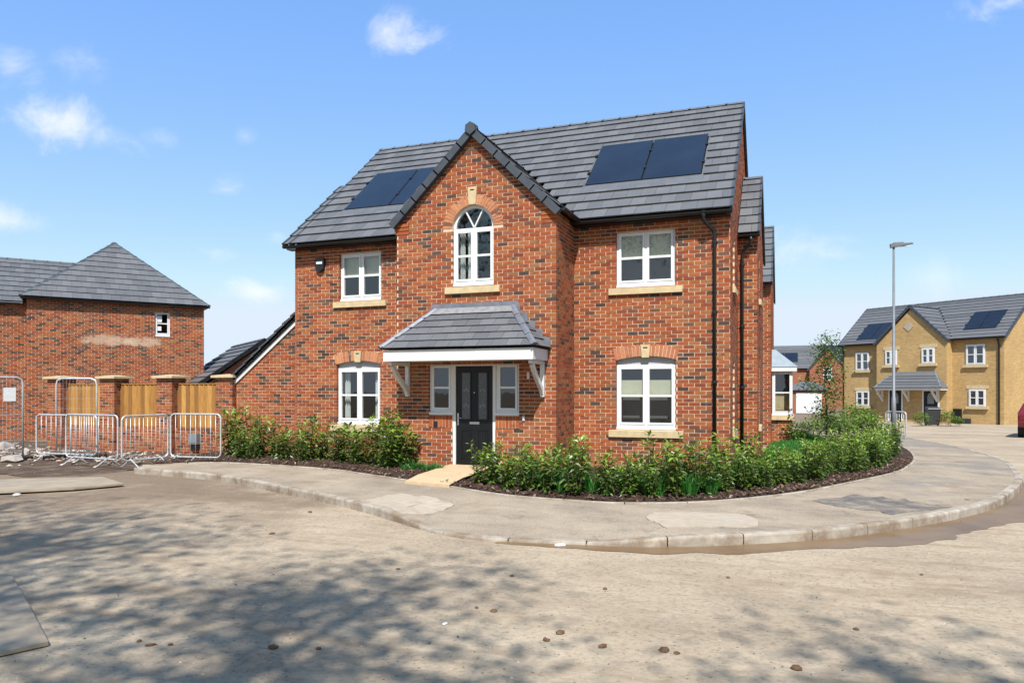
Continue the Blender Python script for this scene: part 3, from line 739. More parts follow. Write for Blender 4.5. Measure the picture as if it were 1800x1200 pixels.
# dirt verge by the garden wall
q = MB(); nx, ny = 60, 24; pts = []
for j in range(ny + 1):
    for i in range(nx + 1):
        x = -25 + 12.3 * i / nx; y0_d = -4.3 - 1.1 * (1 - i / nx) + .5 * noise.noise(Vector((i * .21, 0, 3))) + .25 * noise.noise(Vector((i * .6, 4, 3))); y = y0_d + (2.2 - y0_d) * j / ny
        e = min(1, 2.2 * j / ny) * min(1, 6 * (1 - i / nx))
        pts.append((x, y, -.134 + e * (.05 + .10 * (noise.noise(Vector((x * 1.1, y * 1.1, 3))) * .6 + noise.noise(Vector((x * 4, y * 4, 9))) * .35)) - (1 - e) * .022))
q.mesh(pts, [(j * (nx + 1) + i, j * (nx + 1) + i + 1, (j + 1) * (nx + 1) + i + 1, (j + 1) * (nx + 1) + i) for j in range(ny) for i in range(nx)])
structure(q.build('dirt_verge', M_DIRT, smooth=True))
# puddle in the channel
pk = [p for p in KP if (p.y < 0 and p.x > -2.2) or (p.x > 3 and p.y < 1.5)]
pk = resample(pk, 90); q = MB(); pts = []
for i, p in enumerate(pk):
    t = (pk[min(90, i + 1)] - pk[max(0, i - 1)]).normalized(); nr = Vector((t.y, -t.x, 0))
    f = i / 90; w = (.08 + .48 * sin(min(1, f * 2.2) * pi / 2) + .7 * max(0, f - .62) ** .8) * (1 + .55 * noise.noise(Vector((f * 9, 0, 2))) + .35 * noise.noise(Vector((f * 31, 0, 5)))) * min(1, 8 * (1 - f))
    for j in range(4): s = p - nr * .02 + nr * (w + .03) * j / 3; pts.append((s.x, s.y, -.1462))
q.mesh(pts, [(i * 4 + j, i * 4 + j + 1, (i + 1) * 4 + j + 1, (i + 1) * 4 + j) for i in range(90) for j in range(3)])
structure(q.build('puddle', M_WATER))
# concrete surrounds of service covers, and a strip of bare tarmac in the pavement
def pave_z(p):
    best = 1e9; z = 0
    for v in PV:
        d = (v[0] - p.x) ** 2 + (v[1] - p.y) ** 2
        if d < best: best = d; z = v[2]
    return z
PV = [tuple(v.co) for v in pave.data.vertices]
def sheet(name, pxs, mat, lift, thick=0, parent=None):
    c = [on_z(x, y, -.04) for x, y in pxs]; cen = sum(c, Vector()) / len(c)
    q = MB(); n = len(c)
    def Z(p): return pave_z(p) + lift
    rings = [[cen + (p - cen) * f for p in c] for f in (1, .6, .25)]
    pts = [Vector((p.x, p.y, Z(p))) for r in rings for p in r] + [Vector((cen.x, cen.y, Z(cen)))]
    fs = []
    for k in range(2): fs += [(k * n + i, k * n + (i + 1) % n, (k + 1) * n + (i + 1) % n, (k + 1) * n + i) for i in range(n)]
    fs += [(2 * n + i, 2 * n + (i + 1) % n, 3 * n) for i in range(n)]
    base = len(pts); pts += [Vector((p.x, p.y, Z(p) - .03)) for p in c]
    fs += [(i, base + i, base + (i + 1) % n, (i + 1) % n) for i in range(n)]
    q.mesh(pts, fs); return structure(q.build(name, mat))
def wob(pxs, n=4, amp=2.5, seed=1):
    r = random.Random(seed); out = []
    for i in range(len(pxs)):
        a, b = pxs[i], pxs[(i + 1) % len(pxs)]
        for k in range(n): t = k / n; out.append((a[0] + (b[0] - a[0]) * t + r.uniform(-amp, amp), a[1] + (b[1] - a[1]) * t + r.uniform(-amp, amp) * .35))
    return out
sheet('concrete_patch', wob([(640, 882), (700, 869), (760, 876), (798, 887), (768, 897), (700, 901)], 8, 3, 2), M_PATCH, .012)
sheet('concrete_patch', wob([(1136, 912), (1150, 903), (1300, 906), (1332, 916), (1330, 928), (1170, 929)], 8, 3, 3), M_PATCH, .012)
for (a, b, c, d) in [((665, 884), (700, 875), (745, 882), (712, 892)), ((1160, 914), (1165, 906), (1262, 908), (1268, 918))]:
    o = sheet('cover_plate', [a, d, c, b][::-1], M_PATCH, .017)
sheet('tarmac_patch', wob([(1432, 883), (1500, 872), (1560, 877), (1625, 887), (1672, 893), (1640, 898), (1570, 905), (1500, 896)], 5, 6, 4), M_TARMAC, .008)

# ================================================================== MAIN HOUSE
W, XBL, XBR, PB = 10.40, -6.816, -3.224, 1.325
EZ, EY, RY, RZ = 5.185, -.30, 4.01, 8.81
H = thing('brick_house', 'red brick detached house with front gable, grey tiled roof and black front door', 'house', (-5.2, 4, 0))
MF = frame((0, 0, 0), (1, 0)); MBY = frame((0, -PB, 0), (1, 0))
def seg_arch(cx, half, spring, rise):
    R = (half * half + rise * rise) / (2 * rise); return cx, spring + rise - R, R, math.asin(half / R)
AR = seg_arch(-1.692, .635, 2.255, .085); AL = seg_arch(-8.62, .635, 2.255, .085)
op = [lambda a, b: [(XBL + .05, XBR - .02)], rect_open(-2.313, -1.071, .80, 2.26), rect_open(-9.224, -8.016, .80, 2.26), rect_open(-2.313, -1.083, 3.78, 4.975), rect_open(-9.15, -7.985, 3.78, 4.955),
      arch_open(AR[0], AR[1], AR[2] + .26, AR[3], 2.2), arch_open(AL[0], AL[1], AL[2] + .26, AL[3], 2.2)]
brick_wall(H, 'front_wall', MF, lambda v: (XBR - .02, -.002), op[1:], -.155, 5.09, 170, 21, ind_ok=lambda u, v: u > -3.2 and v > .75)
brick_wall(H, 'front_wall', MF, lambda v: (-W, XBL + .05), op[1:], -.155, 5.09, 0, 20)
BC = (XBL + XBR) / 2; HB = (XBR - XBL) / 2
def bay_span(v):
    if v < 5.2: return (XBL, XBR)
    h = HB * (1 - (v - 5.2) / 1.76)
    return (BC - h, BC + h) if h > .05 else None
WX0, WX1, WZ0, WSP = -5.495, -4.565, 3.80, 4.985
WC, WR = (WX0 + WX1) / 2, (WX1 - WX0) / 2
DX0, DX1 = -5.50, -4.53
opb = [rect_open(WX0, WX1, 3.78, WSP), arch_open(WC, WSP, WR + .215, pi / 2, WSP), rect_open(DX0, DX1, -.3, 2.2), rect_open(-6.04, -4.01, .87, 2.2)]
brick_wall(H, 'gable_wall', MBY, bay_span, opb, -.155, 6.95, 130, 22, anchor=XBR + .0145, ind_ok=lambda u, v: v > .5)
brick_wall(H, 'gable_return_wall', frame((XBR, -PB, 0), (0, 1)), lambda v: (.104, PB), [], -.155, 5.25, 0, 23)
MR = frame((0, 0, 0), (0, 1))
def side_span(v):
    if v < 5.2: return (.104, 8.02)
    y = (v - 5.25) / .841; return (max(.104, y), 8.02 - y) if y < 4 else None
ops = [rect_open(.75, 1.35, 3.8, 4.9), rect_open(.75, 1.35, .8, 2.26)]
brick_wall(H, 'side_wall', MR, side_span, ops, -.155, 8.6, 0, 24)
q = MB(); q.box(-W, -W + .1, .1, 8.02, -.15, 5.1); q.box(-W, 0, 7.95, 8.02, -.15, 5.1); q.box(XBL, XBL + .1, -PB + .1, 0, -.15, 5.2)
q.mesh([(-W, 0, 5.1), (-W, 8.02, 5.1), (-W, 4.01, 8.5)], [(0, 1, 2)]); q.build('rear_wall', M_FARRED, H)
# windows of the front
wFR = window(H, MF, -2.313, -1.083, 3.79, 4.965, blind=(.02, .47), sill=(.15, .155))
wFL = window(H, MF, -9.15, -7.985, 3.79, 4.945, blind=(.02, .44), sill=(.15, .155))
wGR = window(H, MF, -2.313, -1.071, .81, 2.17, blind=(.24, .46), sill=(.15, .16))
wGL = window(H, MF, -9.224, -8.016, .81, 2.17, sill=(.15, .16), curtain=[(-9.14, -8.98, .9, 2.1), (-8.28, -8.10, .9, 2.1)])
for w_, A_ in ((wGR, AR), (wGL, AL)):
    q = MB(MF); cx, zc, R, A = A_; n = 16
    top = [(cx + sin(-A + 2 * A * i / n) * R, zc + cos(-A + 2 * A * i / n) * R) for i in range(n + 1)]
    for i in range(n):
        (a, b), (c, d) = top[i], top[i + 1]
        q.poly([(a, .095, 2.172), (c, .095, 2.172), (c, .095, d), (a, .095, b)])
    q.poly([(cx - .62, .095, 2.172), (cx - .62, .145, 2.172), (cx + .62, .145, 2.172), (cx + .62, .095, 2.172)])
    q.build('arch_infill', M_INFILL_SHADE, w_)
arch(H, MF, AR[0], AR[1], AR[2], .25, AR[3], 17, key=(.185, 2.31, 2.575), seed=4)
arch(H, MF, AL[0], AL[1], AL[2], .25, AL[3], 17, key=(.185, 2.31, 2.575), seed=5)
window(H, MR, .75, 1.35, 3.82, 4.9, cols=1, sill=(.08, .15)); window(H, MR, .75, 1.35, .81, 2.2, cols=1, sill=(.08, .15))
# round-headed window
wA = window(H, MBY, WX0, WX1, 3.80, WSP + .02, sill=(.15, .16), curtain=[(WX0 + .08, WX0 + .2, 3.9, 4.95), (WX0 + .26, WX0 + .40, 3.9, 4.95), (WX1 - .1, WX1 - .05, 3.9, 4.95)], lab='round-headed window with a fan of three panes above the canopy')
q = MB(MBY); n = 28; sp0 = WSP + .02; Ro, Ri = WR, WR - .06
for i in range(n):
    a0, a1 = pi * i / n, pi * (i + 1) / n
    P = [(WC - cos(a) * r, y, sp0 + sin(a) * r) for y in (.07, .145) for (a, r) in ((a0, Ri), (a1, Ri), (a1, Ro), (a0, Ro))]
    q.mesh(P, [(0, 1, 2, 3), (0, 4, 5, 1), (3, 2, 6, 7)])
q.build('arched_frame', M_UPVC, wA)
for t in (radians(62), radians(118)):
    q = MB(MBY); d = Vector((cos(t), 0, sin(t))); s = Vector((-sin(t), 0, cos(t))) * .013; a = Vector((WC, 0, sp0)); b_ = a + d * Ri
    q.mesh([p + Vector((0, y, 0)) for y in (.075, .12) for p in (a - s, b_ - s, b_ + s, a + s)], [(0, 1, 2, 3), (0, 4, 5, 1), (3, 2, 6, 7)]); q.build('glazing_bar', M_UPVC, wA)
for (t0, t1) in ((0, 62), (62, 118), (118, 180)):
    q = MB(MBY); m_ = 8; arc = [(WC + cos(radians(t0 + (t1 - t0) * i / m_)) * Ri, .094, sp0 + sin(radians(t0 + (t1 - t0) * i / m_)) * Ri) for i in range(m_ + 1)]
    q.poly([(WC, .094, sp0)] + arc); q.build('pane', M_GLASS, wA)
q = MB(MBY); arc = [(WC + cos(pi * i / 16) * Ro, sp0 + sin(pi * i / 16) * Ro) for i in range(17)]
for i in range(16): q.poly([(arc[i][0], .15, arc[i][1]), (arc[i + 1][0], .15, arc[i + 1][1]), (arc[i + 1][0], 1.4, arc[i + 1][1]), (arc[i][0], 1.4, arc[i][1])])
q.poly([(x, 1.4, z) for x, z in arc]); q.build('room_lining', M_ROOM, wA)
arch(H, MBY, WC, WSP + .02, WR, .215, pi / 2, 27, key=(.19, WSP + WR + .02, WSP + WR + .38), seed=6, tones=(.7, 1.0))
# soldier courses below the sidelights
for (a, b) in ((-6.04, DX0), (DX1, -4.01)):
    q = MB(MBY); q.box(a, b, .008, .1, .85, 1.12, .5, 'kt'); s = q.build('soldier_course', M_MORTAR, H)
    n = round((b - a) / .0775); w = (b - a) / n
    for i in range(n):
        q = MB(MBY); q.box(a + i * w + .005, a + (i + 1) * w - .005, rnd.uniform(-.002, .002), .1, .862, 1.105, rnd.uniform(.4, .85) if rnd.random() > .1 else .05, 'k'); q.build('brick', M_BRICK, s)
# door set
window(H, MBY, -6.04, DX0 - .002, 1.12, 2.198, cols=1, back=.05)
window(H, MBY, DX1 + .002, -4.01, 1.12, 2.198, cols=1, back=.05)
q = MB(MBY); q.box(DX0, DX0 + .065, .03, .13, .03, 2.2); q.box(DX1 - .065, DX1, .03, .13, .03, 2.2); q.box(DX0 + .065, DX1 - .065, .03, .13, 2.135, 2.2); q.box(DX0 - .01, DX1 + .01, -.03, .13, .012, .042)
dfm = q.build('door_frame', M_PAINT, H)
da, db = DX0 + .068, DX1 - .068
q = MB(MBY); q.box(da, db, .055, .10, .045, 2.132); door = q.build('front_door', M_DOOR, H); door['label'] = 'black panelled front door with two tall patterned glass strips'
gx = [(-5.30, -5.11), (-4.925, -4.735)]
for (a, b) in gx:
    q = MB(MBY)
    for (x0, x1, z0, z1) in ((a - .03, a, 1.0, 2.02), (b, b + .03, 1.0, 2.02), (a, b, 1.0, 1.03), (a, b, 1.99, 2.02)): q.box(x0, x1, .043, .056, z0, z1)
    q.build('glass_bead', M_DOOR, door)
    q = MB(MBY); q.box(a, b, .0515, .0545, 1.03, 1.99); q.build('glass_strip', M_FROST, door)
    q = MB(MBY); c = (a + b) / 2
    for zc in (1.30, 1.62):
        for k in range(3):
            x = c + (k - 1) * .045; z_ = zc + (.03 if k == 1 else 0); q.mesh([(x - .017, .0505, z_), (x, .0505, z_ - .03), (x + .017, .0505, z_), (x, .0505, z_ + .03)], [(0, 1, 2, 3)])
    q.build('bevelled_diamond', M_GREYBOX, door)
    q = MB(MBY)                                  # lower raised panel
    A0, A1, Z0, Z1 = a - .02, b + .02, .22, .82
    for (x0, x1, z0, z1) in ((A0, A0 + .025, Z0, Z1), (A1 - .025, A1, Z0, Z1), (A0 + .025, A1 - .025, Z0, Z0 + .025), (A0 + .025, A1 - .025, Z1 - .025, Z1)): q.box(x0, x1, .042, .056, z0, z1)
    q.box(A0 + .05, A1 - .05, .047, .056, Z0 + .05, Z1 - .05); q.build('door_panel', M_DOOR, door)
q = MB(MBY); q.box(-5.12, -4.90, .045, .056, .925, .975); q.box(-5.10, -4.92, .038, .046, .932, .968); q.build('letter_plate', M_CHROME, door)
q = MB(MBY); q.box(da + .03, da + .065, .045, .056, .90, 1.15); q.tube([(da + .047, .05, 1.05), (da + .047, -.005, 1.05), (da + .155, -.005, 1.05)], .010, 8); q.build('door_handle', M_CHROME, door)
q = MB(MBY); q.tube([(-5.017, .056, 1.58), (-5.017, .046, 1.58)], .012, 10); q.build('spyhole', M_CHROME, door)
# canopy over the door
CF, CX0, CX1, CTX0, CTX1, CZ0, CZ1 = -2.225, -6.62, -3.40, -5.87, -4.14, 2.215, 2.435
q = MB(); wy = -PB - .003
q.box(CX0, CX1, CF, CF + .022, CZ0, CZ1); q.box(CX0, CX0 + .022, CF + .022, wy, CZ0, CZ1); q.box(CX1 - .022, CX1, CF + .022, wy, CZ0, CZ1); q.box(CX0 + .022, CX1 - .022, CF + .022, wy, CZ0 + .012, CZ0 + .03)
cano = q.build('canopy', M_PAINT, H)
by0, bz0, bz1 = CF - .045, 2.455, 3.30
bl_, br_, tl_, tr_ = Vector((CX0 - .05, by0, bz0)), Vector((CX1 + .05, by0, bz0)), Vector((CTX0, wy, bz1)), Vector((CTX1, wy, bz1))
q = MB(); e = Vector((0, 0, -.02))
q.poly([bl_, br_, tr_, tl_]); q.poly([br_, Vector((br_.x, wy, bz0)), tr_]); q.poly([Vector((bl_.x, wy, bz0)), bl_, tl_]); q.poly([bl_, Vector((bl_.x, wy, bz0)), Vector((br_.x, wy, bz0)), br_])
q.build('canopy_deck', M_BLACK, cano)
up = Vector((0, wy - by0, bz1 - bz0)); SL = up.length
Mc = plane_frame(bl_, (1, 0, 0), up); LW = br_.x - bl_.x; il, ir = tl_.x - bl_.x, br_.x - tr_.x
tile_field(cano, Mc, 5, .222, .305, lambda s: (il * s / SL, LW - ir * s / SL), n_ind=60, seed=8, name='canopy_tiles', th=.014)
for sgn in (1, -1):
    O = br_ if sgn > 0 else Vector((bl_.x, wy, bz0)); xd = Vector((0, sgn, 0))
    upd = Vector((-ir, 0, bz1 - bz0)) if sgn > 0 else Vector((il, 0, bz1 - bz0)); sl2 = upd.length; dep = wy - by0
    Ms = plane_frame(O, xd, upd)
    tile_field(cano, Ms, 5, sl2 / 5, .305, (lambda s: (dep * s / sl2, dep)) if sgn > 0 else (lambda s: (0, dep * (1 - s / sl2))), seed=9, name='canopy_tiles', th=.014)
ridge_run(cano, br_ + UP * .02, tr_ + UP * .02, .36, .075, .05, M_LEAD, 'hip_tile', .05); ridge_run(cano, bl_ + UP * .02, tl_ + UP * .02, .36, .075, .05, M_LEAD, 'hip_tile', .05)
q = MB(); q.box(CTX0 - .12, CTX1 + .12, wy - .012, wy + .001, 3.24, 3.44); q.build('flashing', M_LEAD, cano)
q = MB(Mc); s0 = 5 * .222 - .03; q.hexa([(il * s0 / SL + .04, s0, .045), (LW - ir * s0 / SL - .04, s0, .045), (LW - ir, SL, .05), (il, SL, .05), (il * s0 / SL + .04, s0, .052), (LW - ir * s0 / SL - .04, s0, .052), (LW - ir, SL, .06), (il, SL, .06)]); q.build('lead_apron', M_LEADLT, cano)
for sgn in (1, -1):
    xa, xb = (br_.x, tr_.x) if sgn > 0 else (bl_.x, tl_.x); q = MB(); n = 5; top = []
    for i in range(n):
        f1 = (i + 1) / n; xs_, xe = xa + (xb - xa) * i / n, xa + (xb - xa) * f1; zz = bz0 + (bz1 - bz0) * (i + .55) / n + .13; top += [(xs_, zz), (xe, zz + .02)]
    out = [(xa, bz0 - .02)] + top + [(xb, bz1)]
    q.prism(out if sgn < 0 else out[::-1], 0, wy - .009, wy + .001); q.build('step_flashing', M_LEAD, cano)
for x in (-6.53, -3.50):
    q = MB(); q.box(x - .04, x + .04, wy - .075, wy, 1.50, CZ0 + .01); q.box(x - .035, x + .035, wy - .78, wy - .075, CZ0 - .075, CZ0 + .008)
    n = 12; cur = []
    for i in range(n + 1):
        t = i / n; yy = wy - .05 - .62 * t; zz = 1.57 + .56 * (t ** .55 * .55 + t ** 2 * .45); cur.append((yy, zz))
    for i in range(n):
        (y0, z0), (y1, z1) = cur[i], cur[i + 1]
        q.hexa([(x - .034, y0 - .045, z0 - .03), (x + .034, y0 - .045, z0 - .03), (x + .034, y0 + .035, z0 + .03), (x - .034, y0 + .035, z0 + .03),
                (x - .034, y1 - .045, z1 - .03), (x + .034, y1 - .045, z1 - .03), (x + .034, y1 + .035, z1 + .03), (x - .034, y1 + .035, z1 + .03)], .5, 'bt' if 0 < i < n - 1 else '')
    q.build('canopy_bracket', M_PAINT, cano)
# small fittings by the door
for (px, py, w_, h_) in ((929, 660, .05, .13), (921, 735, .045, .09)):
    p = on_y(px, py, -PB); q = MB(); q.box(p.x - w_ / 2, p.x + w_ / 2, -PB - .03, -PB, p.z - h_ / 2, p.z + h_ / 2); q.tube([(p.x, -PB - .03, p.z), (p.x, -PB - .045, p.z)], .013, 8); q.build('bell_push', M_UPVC, H)
p = on_y(758 + 8, 745, -PB); q = MB(); q.box(p.x - .04, p.x + .04, -PB - .02, -PB, p.z - .06, p.z + .06); q.build('house_vent', M_BLACK, H)
# alarm box
q = MB(); ax, az = -9.67, 4.70; pr = [(ax - .13, az + .10), (ax - .10, az + .17), (ax + .10, az + .17), (ax + .13, az + .10), (ax + .11, az - .10), (ax, az - .17), (ax - .11, az - .10)]
q.prism(pr, 0, -.09, 0); al = q.build('alarm_box', M_BLACK, H)
q = MB(); q.prism([(ax - .085, az + .02), (ax - .085, az + .075), (ax + .085, az + .075), (ax + .085, az + .02)], 0, -.094, -.088); q.build('strobe', M_LITTER, al)

# ---- main roof
XVL, XVR = -10.36, .055
slope = Vector((0, RY - EY, RZ - EZ)); SLEN = slope.length; pit = atan2(slope.z, slope.y)
NR = 14; GR = SLEN / NR
Mr = plane_frame((0, EY, EZ), (1, 0, 0), slope)
q = MB(); th = .09
q.mesh([(XVL + .03, EY + .06, EZ + .03), (XVR - .03, EY + .06, EZ + .03), (XVR - .03, RY, RZ - .02), (XVL + .03, RY, RZ - .02), (XVR - .03, 2 * RY - EY, EZ), (XVL + .03, 2 * RY - EY, EZ)], [(0, 1, 2, 3), (3, 2, 4, 5)])
q.mesh([(XVL + .03, EY + .06, EZ - .06), (XVR - .03, EY + .06, EZ - .06), (XVR - .03, RY, RZ - .12), (XVL + .03, RY, RZ - .12)], [(3, 2, 1, 0)])
roof = q.build('roof', M_BLACK, H)
QS = lambda z: (z - EZ) / sin(pit)
pan = [(-3.23, -.66, QS(6.215), QS(7.612)), (-9.60, -6.98, QS(6.215), QS(7.58))]
BAYR = 6.98                                    # bay ridge height
def main_block(s0, s1):
    out = []; sm = (s0 + s1) / 2
    for (a, b, c, d) in pan:
        if c - .12 < sm < d + .02: out.append((a - .03, b + .03))
    z = EZ + s0 * sin(pit) + .05
    if z < 7.0:
        h = (HB + .06) * (1 - max(0, z - 5.25) / 1.78)
        if h > .05: out.append((BC - h + .06, BC + h - .06))
    return out
tile_field(roof, Mr, NR, GR, .31, lambda s: (XVL, XVR), main_block, n_ind=235, seed=31, th=.026)
Mb_ = plane_frame((0, 2 * RY - EY, EZ), (-1, 0, 0), Vector((0, -(RY - EY), RZ - EZ)))
tile_field(roof, Mb_, NR, GR, .31, lambda s: (-XVR, -XVL), None, seed=32, strip=True)
ridge_run(roof, (XVL, RY, RZ + .02), (XVR, RY, RZ + .02), .45)
# low shoulder at the left end
SX0, SX1, nsh = -10.56, -10.36, 8; SRY = EY + nsh * GR * cos(pit); SRZ = EZ + (SRY - EY) * tan(pit)
q = MB(); q.box(SX0 + .1, SX1 - .05, .02, 2 * SRY, -.15, 5.15); q.mesh([(SX0 + .1, .02, 5.15), (SX0 + .1, 2 * SRY, 5.15), (SX0 + .1, SRY, SRZ - .08)], [(0, 2, 1)]); q.build('shoulder_wall', M_FARRED, H)
tile_field(roof, Mr, nsh, GR, .31, lambda s: (SX0, SX1), None, seed=33)
Mb2 = plane_frame((0, 2 * SRY - EY, EZ), (-1, 0, 0), Vector((0, -(RY - EY), RZ - EZ)))
tile_field(roof, Mb2, nsh, GR, .31, lambda s: (-SX1, -SX0), None, seed=34, strip=True)
ridge_run(roof, (SX0 + .01, SRY, SRZ + .0), (SX1 + .06, SRY, SRZ + .0), .3, .10, .06)
for (a, b, c, d) in pan:
    q = MB(Mr); q.box(a - .05, b + .05, c - .30, c - .005, .05, .056); q.box(a - .05, a - .008, c - .005, d + .05, .028, .05); q.box(b + .008, b + .05, c - .005, d + .05, .028, .05); q.build('panel_flashing', M_TRAY, roof)
    q = MB(Mr); q.box(a - .03, b + .03, c - .03, d + .03, .004, .016); q.build('panel_tray', M_BLACK, roof)
    solar(H, Mr, a, b, c, d)
# verges
def verge_run(parent, P, Q, n, face, w, drop, name='verge_unit', mat=None, stepz=.012):
    P, Q, face = Vector(P), Vector(Q), Vector(face); d = (Q - P) / n; u = d.normalized(); inn = -face
    nr = u.cross(face).normalized()
    if nr.z < 0: nr = -nr
    for i in range(n):
        a = P + d * i - u * .03; b = P + d * (i + 1); q = MB()
        lift0 = nr * (stepz + .012); lift1 = nr * .0
        c = [a - nr * drop, b - nr * drop, b - nr * drop + inn * .02, a - nr * drop + inn * .02, a + lift0, b + lift1, b + lift1 + inn * w, a + lift0 + inn * w]
        q.hexa([c[0], c[1], b - nr * drop + inn * w, a - nr * drop + inn * w, c[4], c[5], c[6], c[7]]); q.build(name, mat or M_RIDGE, parent)
nv = Vector((0, sin(pit), -cos(pit))) * -.06
for (x, fx) in ((XVR + .012, 1), (XVL - .012, -1)):
    verge_run(roof, (x, EY - .02, EZ + .045), (x, RY, RZ + .05), NR, (fx, 0, 0), .05, .10, stepz=.02)
    verge_run(roof, (x, 2 * RY - EY + .02, EZ + .045), (x, RY, RZ + .05), NR, (fx, 0, 0), .05, .10, stepz=.02)
verge_run(roof, (SX0 - .012, EY - .02, EZ + .045), (SX0 - .012, SRY, SRZ + .05), nsh, (-1, 0, 0), .05, .10, stepz=.02)
# eaves
for (a, b) in ((SX0 + .02, XBL - .06), (XBR + .02, XVR - .03)):
    q = MB(); q.box(a, b, EY + .102, .0, 5.098, 5.112); q.build('soffit', M_BLACK, roof)
    q = MB(); q.box(a, b, EY + .075, EY + .10, 5.115, 5.21); q.build('fascia_board', M_BLACK, roof)
gutter(H, (SX0 - .01, EY + .01, 5.175), (XBL - .03, EY + .01, 5.175)); gutter(H, (XBR + .02, EY + .01, 5.175), (XVR + .01, EY + .01, 5.175))
# ---- bay roof
BY0 = -PB - .11; bz = 5.245; bh = HB + .075; BPK = 7.0; bp = atan2(BPK - bz, bh); bl2 = sqrt((BPK - bz) ** 2 + bh ** 2)
yback = (BPK - EZ) / tan(pit) + EY
q = MB(); y0_ = BY0 + .03
for s in (1, -1):
    a = Vector((BC + s * bh, y0_, bz - .01)); b_ = Vector((BC, y0_, BPK - .01))
    q.poly([a, a + Vector((0, -y0_ + (bz - EZ) / tan(pit) + EY + .3, 0)), Vector((BC, yback, BPK - .01)), b_])
    dn = Vector((0, 0, -.07)); q.poly([a + dn, b_ + dn, Vector((BC, yback, BPK - .08)), a + dn + Vector((0, -y0_ + .2, 0))])
br = q.build('gable_roof', M_BLACK, H)
for s in (1, -1):
    O = (BC + s * bh, BY0, bz) if s > 0 else (BC - bh, yback, bz)
    Mg = plane_frame(O, (0, s, 0), (-s * bh, 0, BPK - bz)); nrw = 6; gg = bl2 / nrw
    def spn(t, s=s):
        z = bz + t * sin(bp); yb = (z - EZ) / tan(pit) + EY + .08
        return (.02, yb - BY0) if s > 0 else (yback - yb, yback - BY0 - .02)
    tile_field(br, Mg, nrw, gg, .31, spn, None, seed=41 + s)
ridge_run(br, (BC, BY0 + .02, BPK + .03), (BC, yback, BPK + .03), .45)
for s in (1, -1):
    verge_run(br, (BC + s * (bh + .03), BY0 - .02, bz - .03), (BC + s * .06, BY0 - .02, BPK + .02), 7, (0, -1, 0), .14, .15, stepz=-.010)
q = MB(); hexo = [(BC + cos(radians(a)) * .125, BPK + .0 + sin(radians(a)) * .135) for a in (90, 35, -20, -90, -160, 145)]
q.prism(hexo, 0, BY0 - .06, BY0 + .12); q.build('apex_cap', M_RIDGE, br)
q = MB(); q.box(XBR - .01, XBR + .16, -PB + .0, -.0, 5.19, 5.21); q.build('side_soffit', M_BLACK, br)
gutter(H, (XBR + .17, BY0 + .03, 5.215), (XBR + .17, -.22, 5.215))
# corbelled kneelers of the gable
for s in (1, -1):
    for i in range(3):
        q = MB(); x = XBR if s > 0 else XBL; q.box(min(x + s * .02 * (i + 1), x - s * .30), max(x + s * .02 * (i + 1), x - s * .30), -PB - .012 * (i + 1), -PB + .02, 4.965 + i * .0775, 4.965 + i * .0775 + .067, .6 + .1 * i); q.build('corbel_brick', M_BRICK, H)
# downpipe at the right-hand corner
dpx = on_y(1256, 600, -.05).x
downpipe(H, [(dpx - .19, EY + .01, 5.14), (dpx - .19, EY + .01, 5.04), (dpx - .17, EY + .05, 4.98), (dpx - .03, -.08, 4.84), (dpx, -.06, 4.76), (dpx, -.06, .0)], .036, [(dpx, -.06, z) for z in (4.6, 3.2, 1.8, .5)])
q = MB(); q.tube([(dpx - .19, EY + .01, 5.19), (dpx - .19, EY + .01, 5.08)], .05, 10); q.build('gutter_outlet', M_BLACK, H)
# ---- side wing of the main house (its edge shows behind the corner)
WY, WXR = 2.33, .43
MW = frame((0, WY, 0), (1, 0)); brick_wall(H, 'wing_wall', MW, lambda v: (.0, WXR - .002), [], -.155, 5.09, 0, 51)
WRY = 4.25; WRZ = 5.15 + (WRY - WY + .24) * .84
def wspan(v):
    if v < 5.15: return (.104, 2 * (WRY - WY))
    y = (v - 5.15) / .84; return (max(y, .104), 2 * (WRY - WY) - y) if y < WRY - WY else None
brick_wall(H, 'wing_side_wall', frame((WXR, WY, 0), (0, 1)), wspan, [rect_open(.9, 1.5, 3.8, 4.9), rect_open(.9, 1.5, .8, 2.26)], -.155, 6.9, 0, 52)
MWS = frame((WXR, WY, 0), (0, 1)); window(H, MWS, .9, 1.5, 3.82, 4.9, cols=1, sill=(.08, .15)); window(H, MWS, .9, 1.5, .81, 2.2, cols=1, sill=(.08, .15))
wey = WY - .24; wsl = Vector((0, WRY - wey, WRZ - 5.15)); Mw2 = plane_frame((0, wey, 5.15), (1, 0, 0), wsl); nw = 7
q = MB(); q.mesh([(.0, wey + .05, 5.16), (WXR + .02, wey + .05, 5.16), (WXR + .02, WRY, WRZ - .02), (0, WRY, WRZ - .02), (WXR + .02, 2 * WRY - wey, 5.15), (0, 2 * WRY - wey, 5.15)], [(0, 1, 2, 3), (3, 2, 4, 5)]); wr = q.build('wing_roof', M_BLACK, H)
tile_field(wr, Mw2, nw, wsl.length / nw, .31, lambda s: (.02, WXR + .045), None, seed=53)
Mw3 = plane_frame((0, 2 * WRY - wey, 5.15), (-1, 0, 0), Vector((0, -(WRY - wey), WRZ - 5.15))); tile_field(wr, Mw3, nw, wsl.length / nw, .31, lambda s: (-WXR - .045, -.02), None, seed=54, strip=True)
ridge_run(wr, (.02, WRY, WRZ + .02), (WXR + .05, WRY, WRZ + .02), .45)
verge_run(wr, (WXR + .06, wey - .02, 5.19), (WXR + .06, WRY, WRZ + .05), nw, (1, 0, 0), .05, .11, stepz=.02); verge_run(wr, (WXR + .06, 2 * WRY - wey, 5.19), (WXR + .06, WRY, WRZ + .05), nw, (1, 0, 0), .05, .11, stepz=.02)
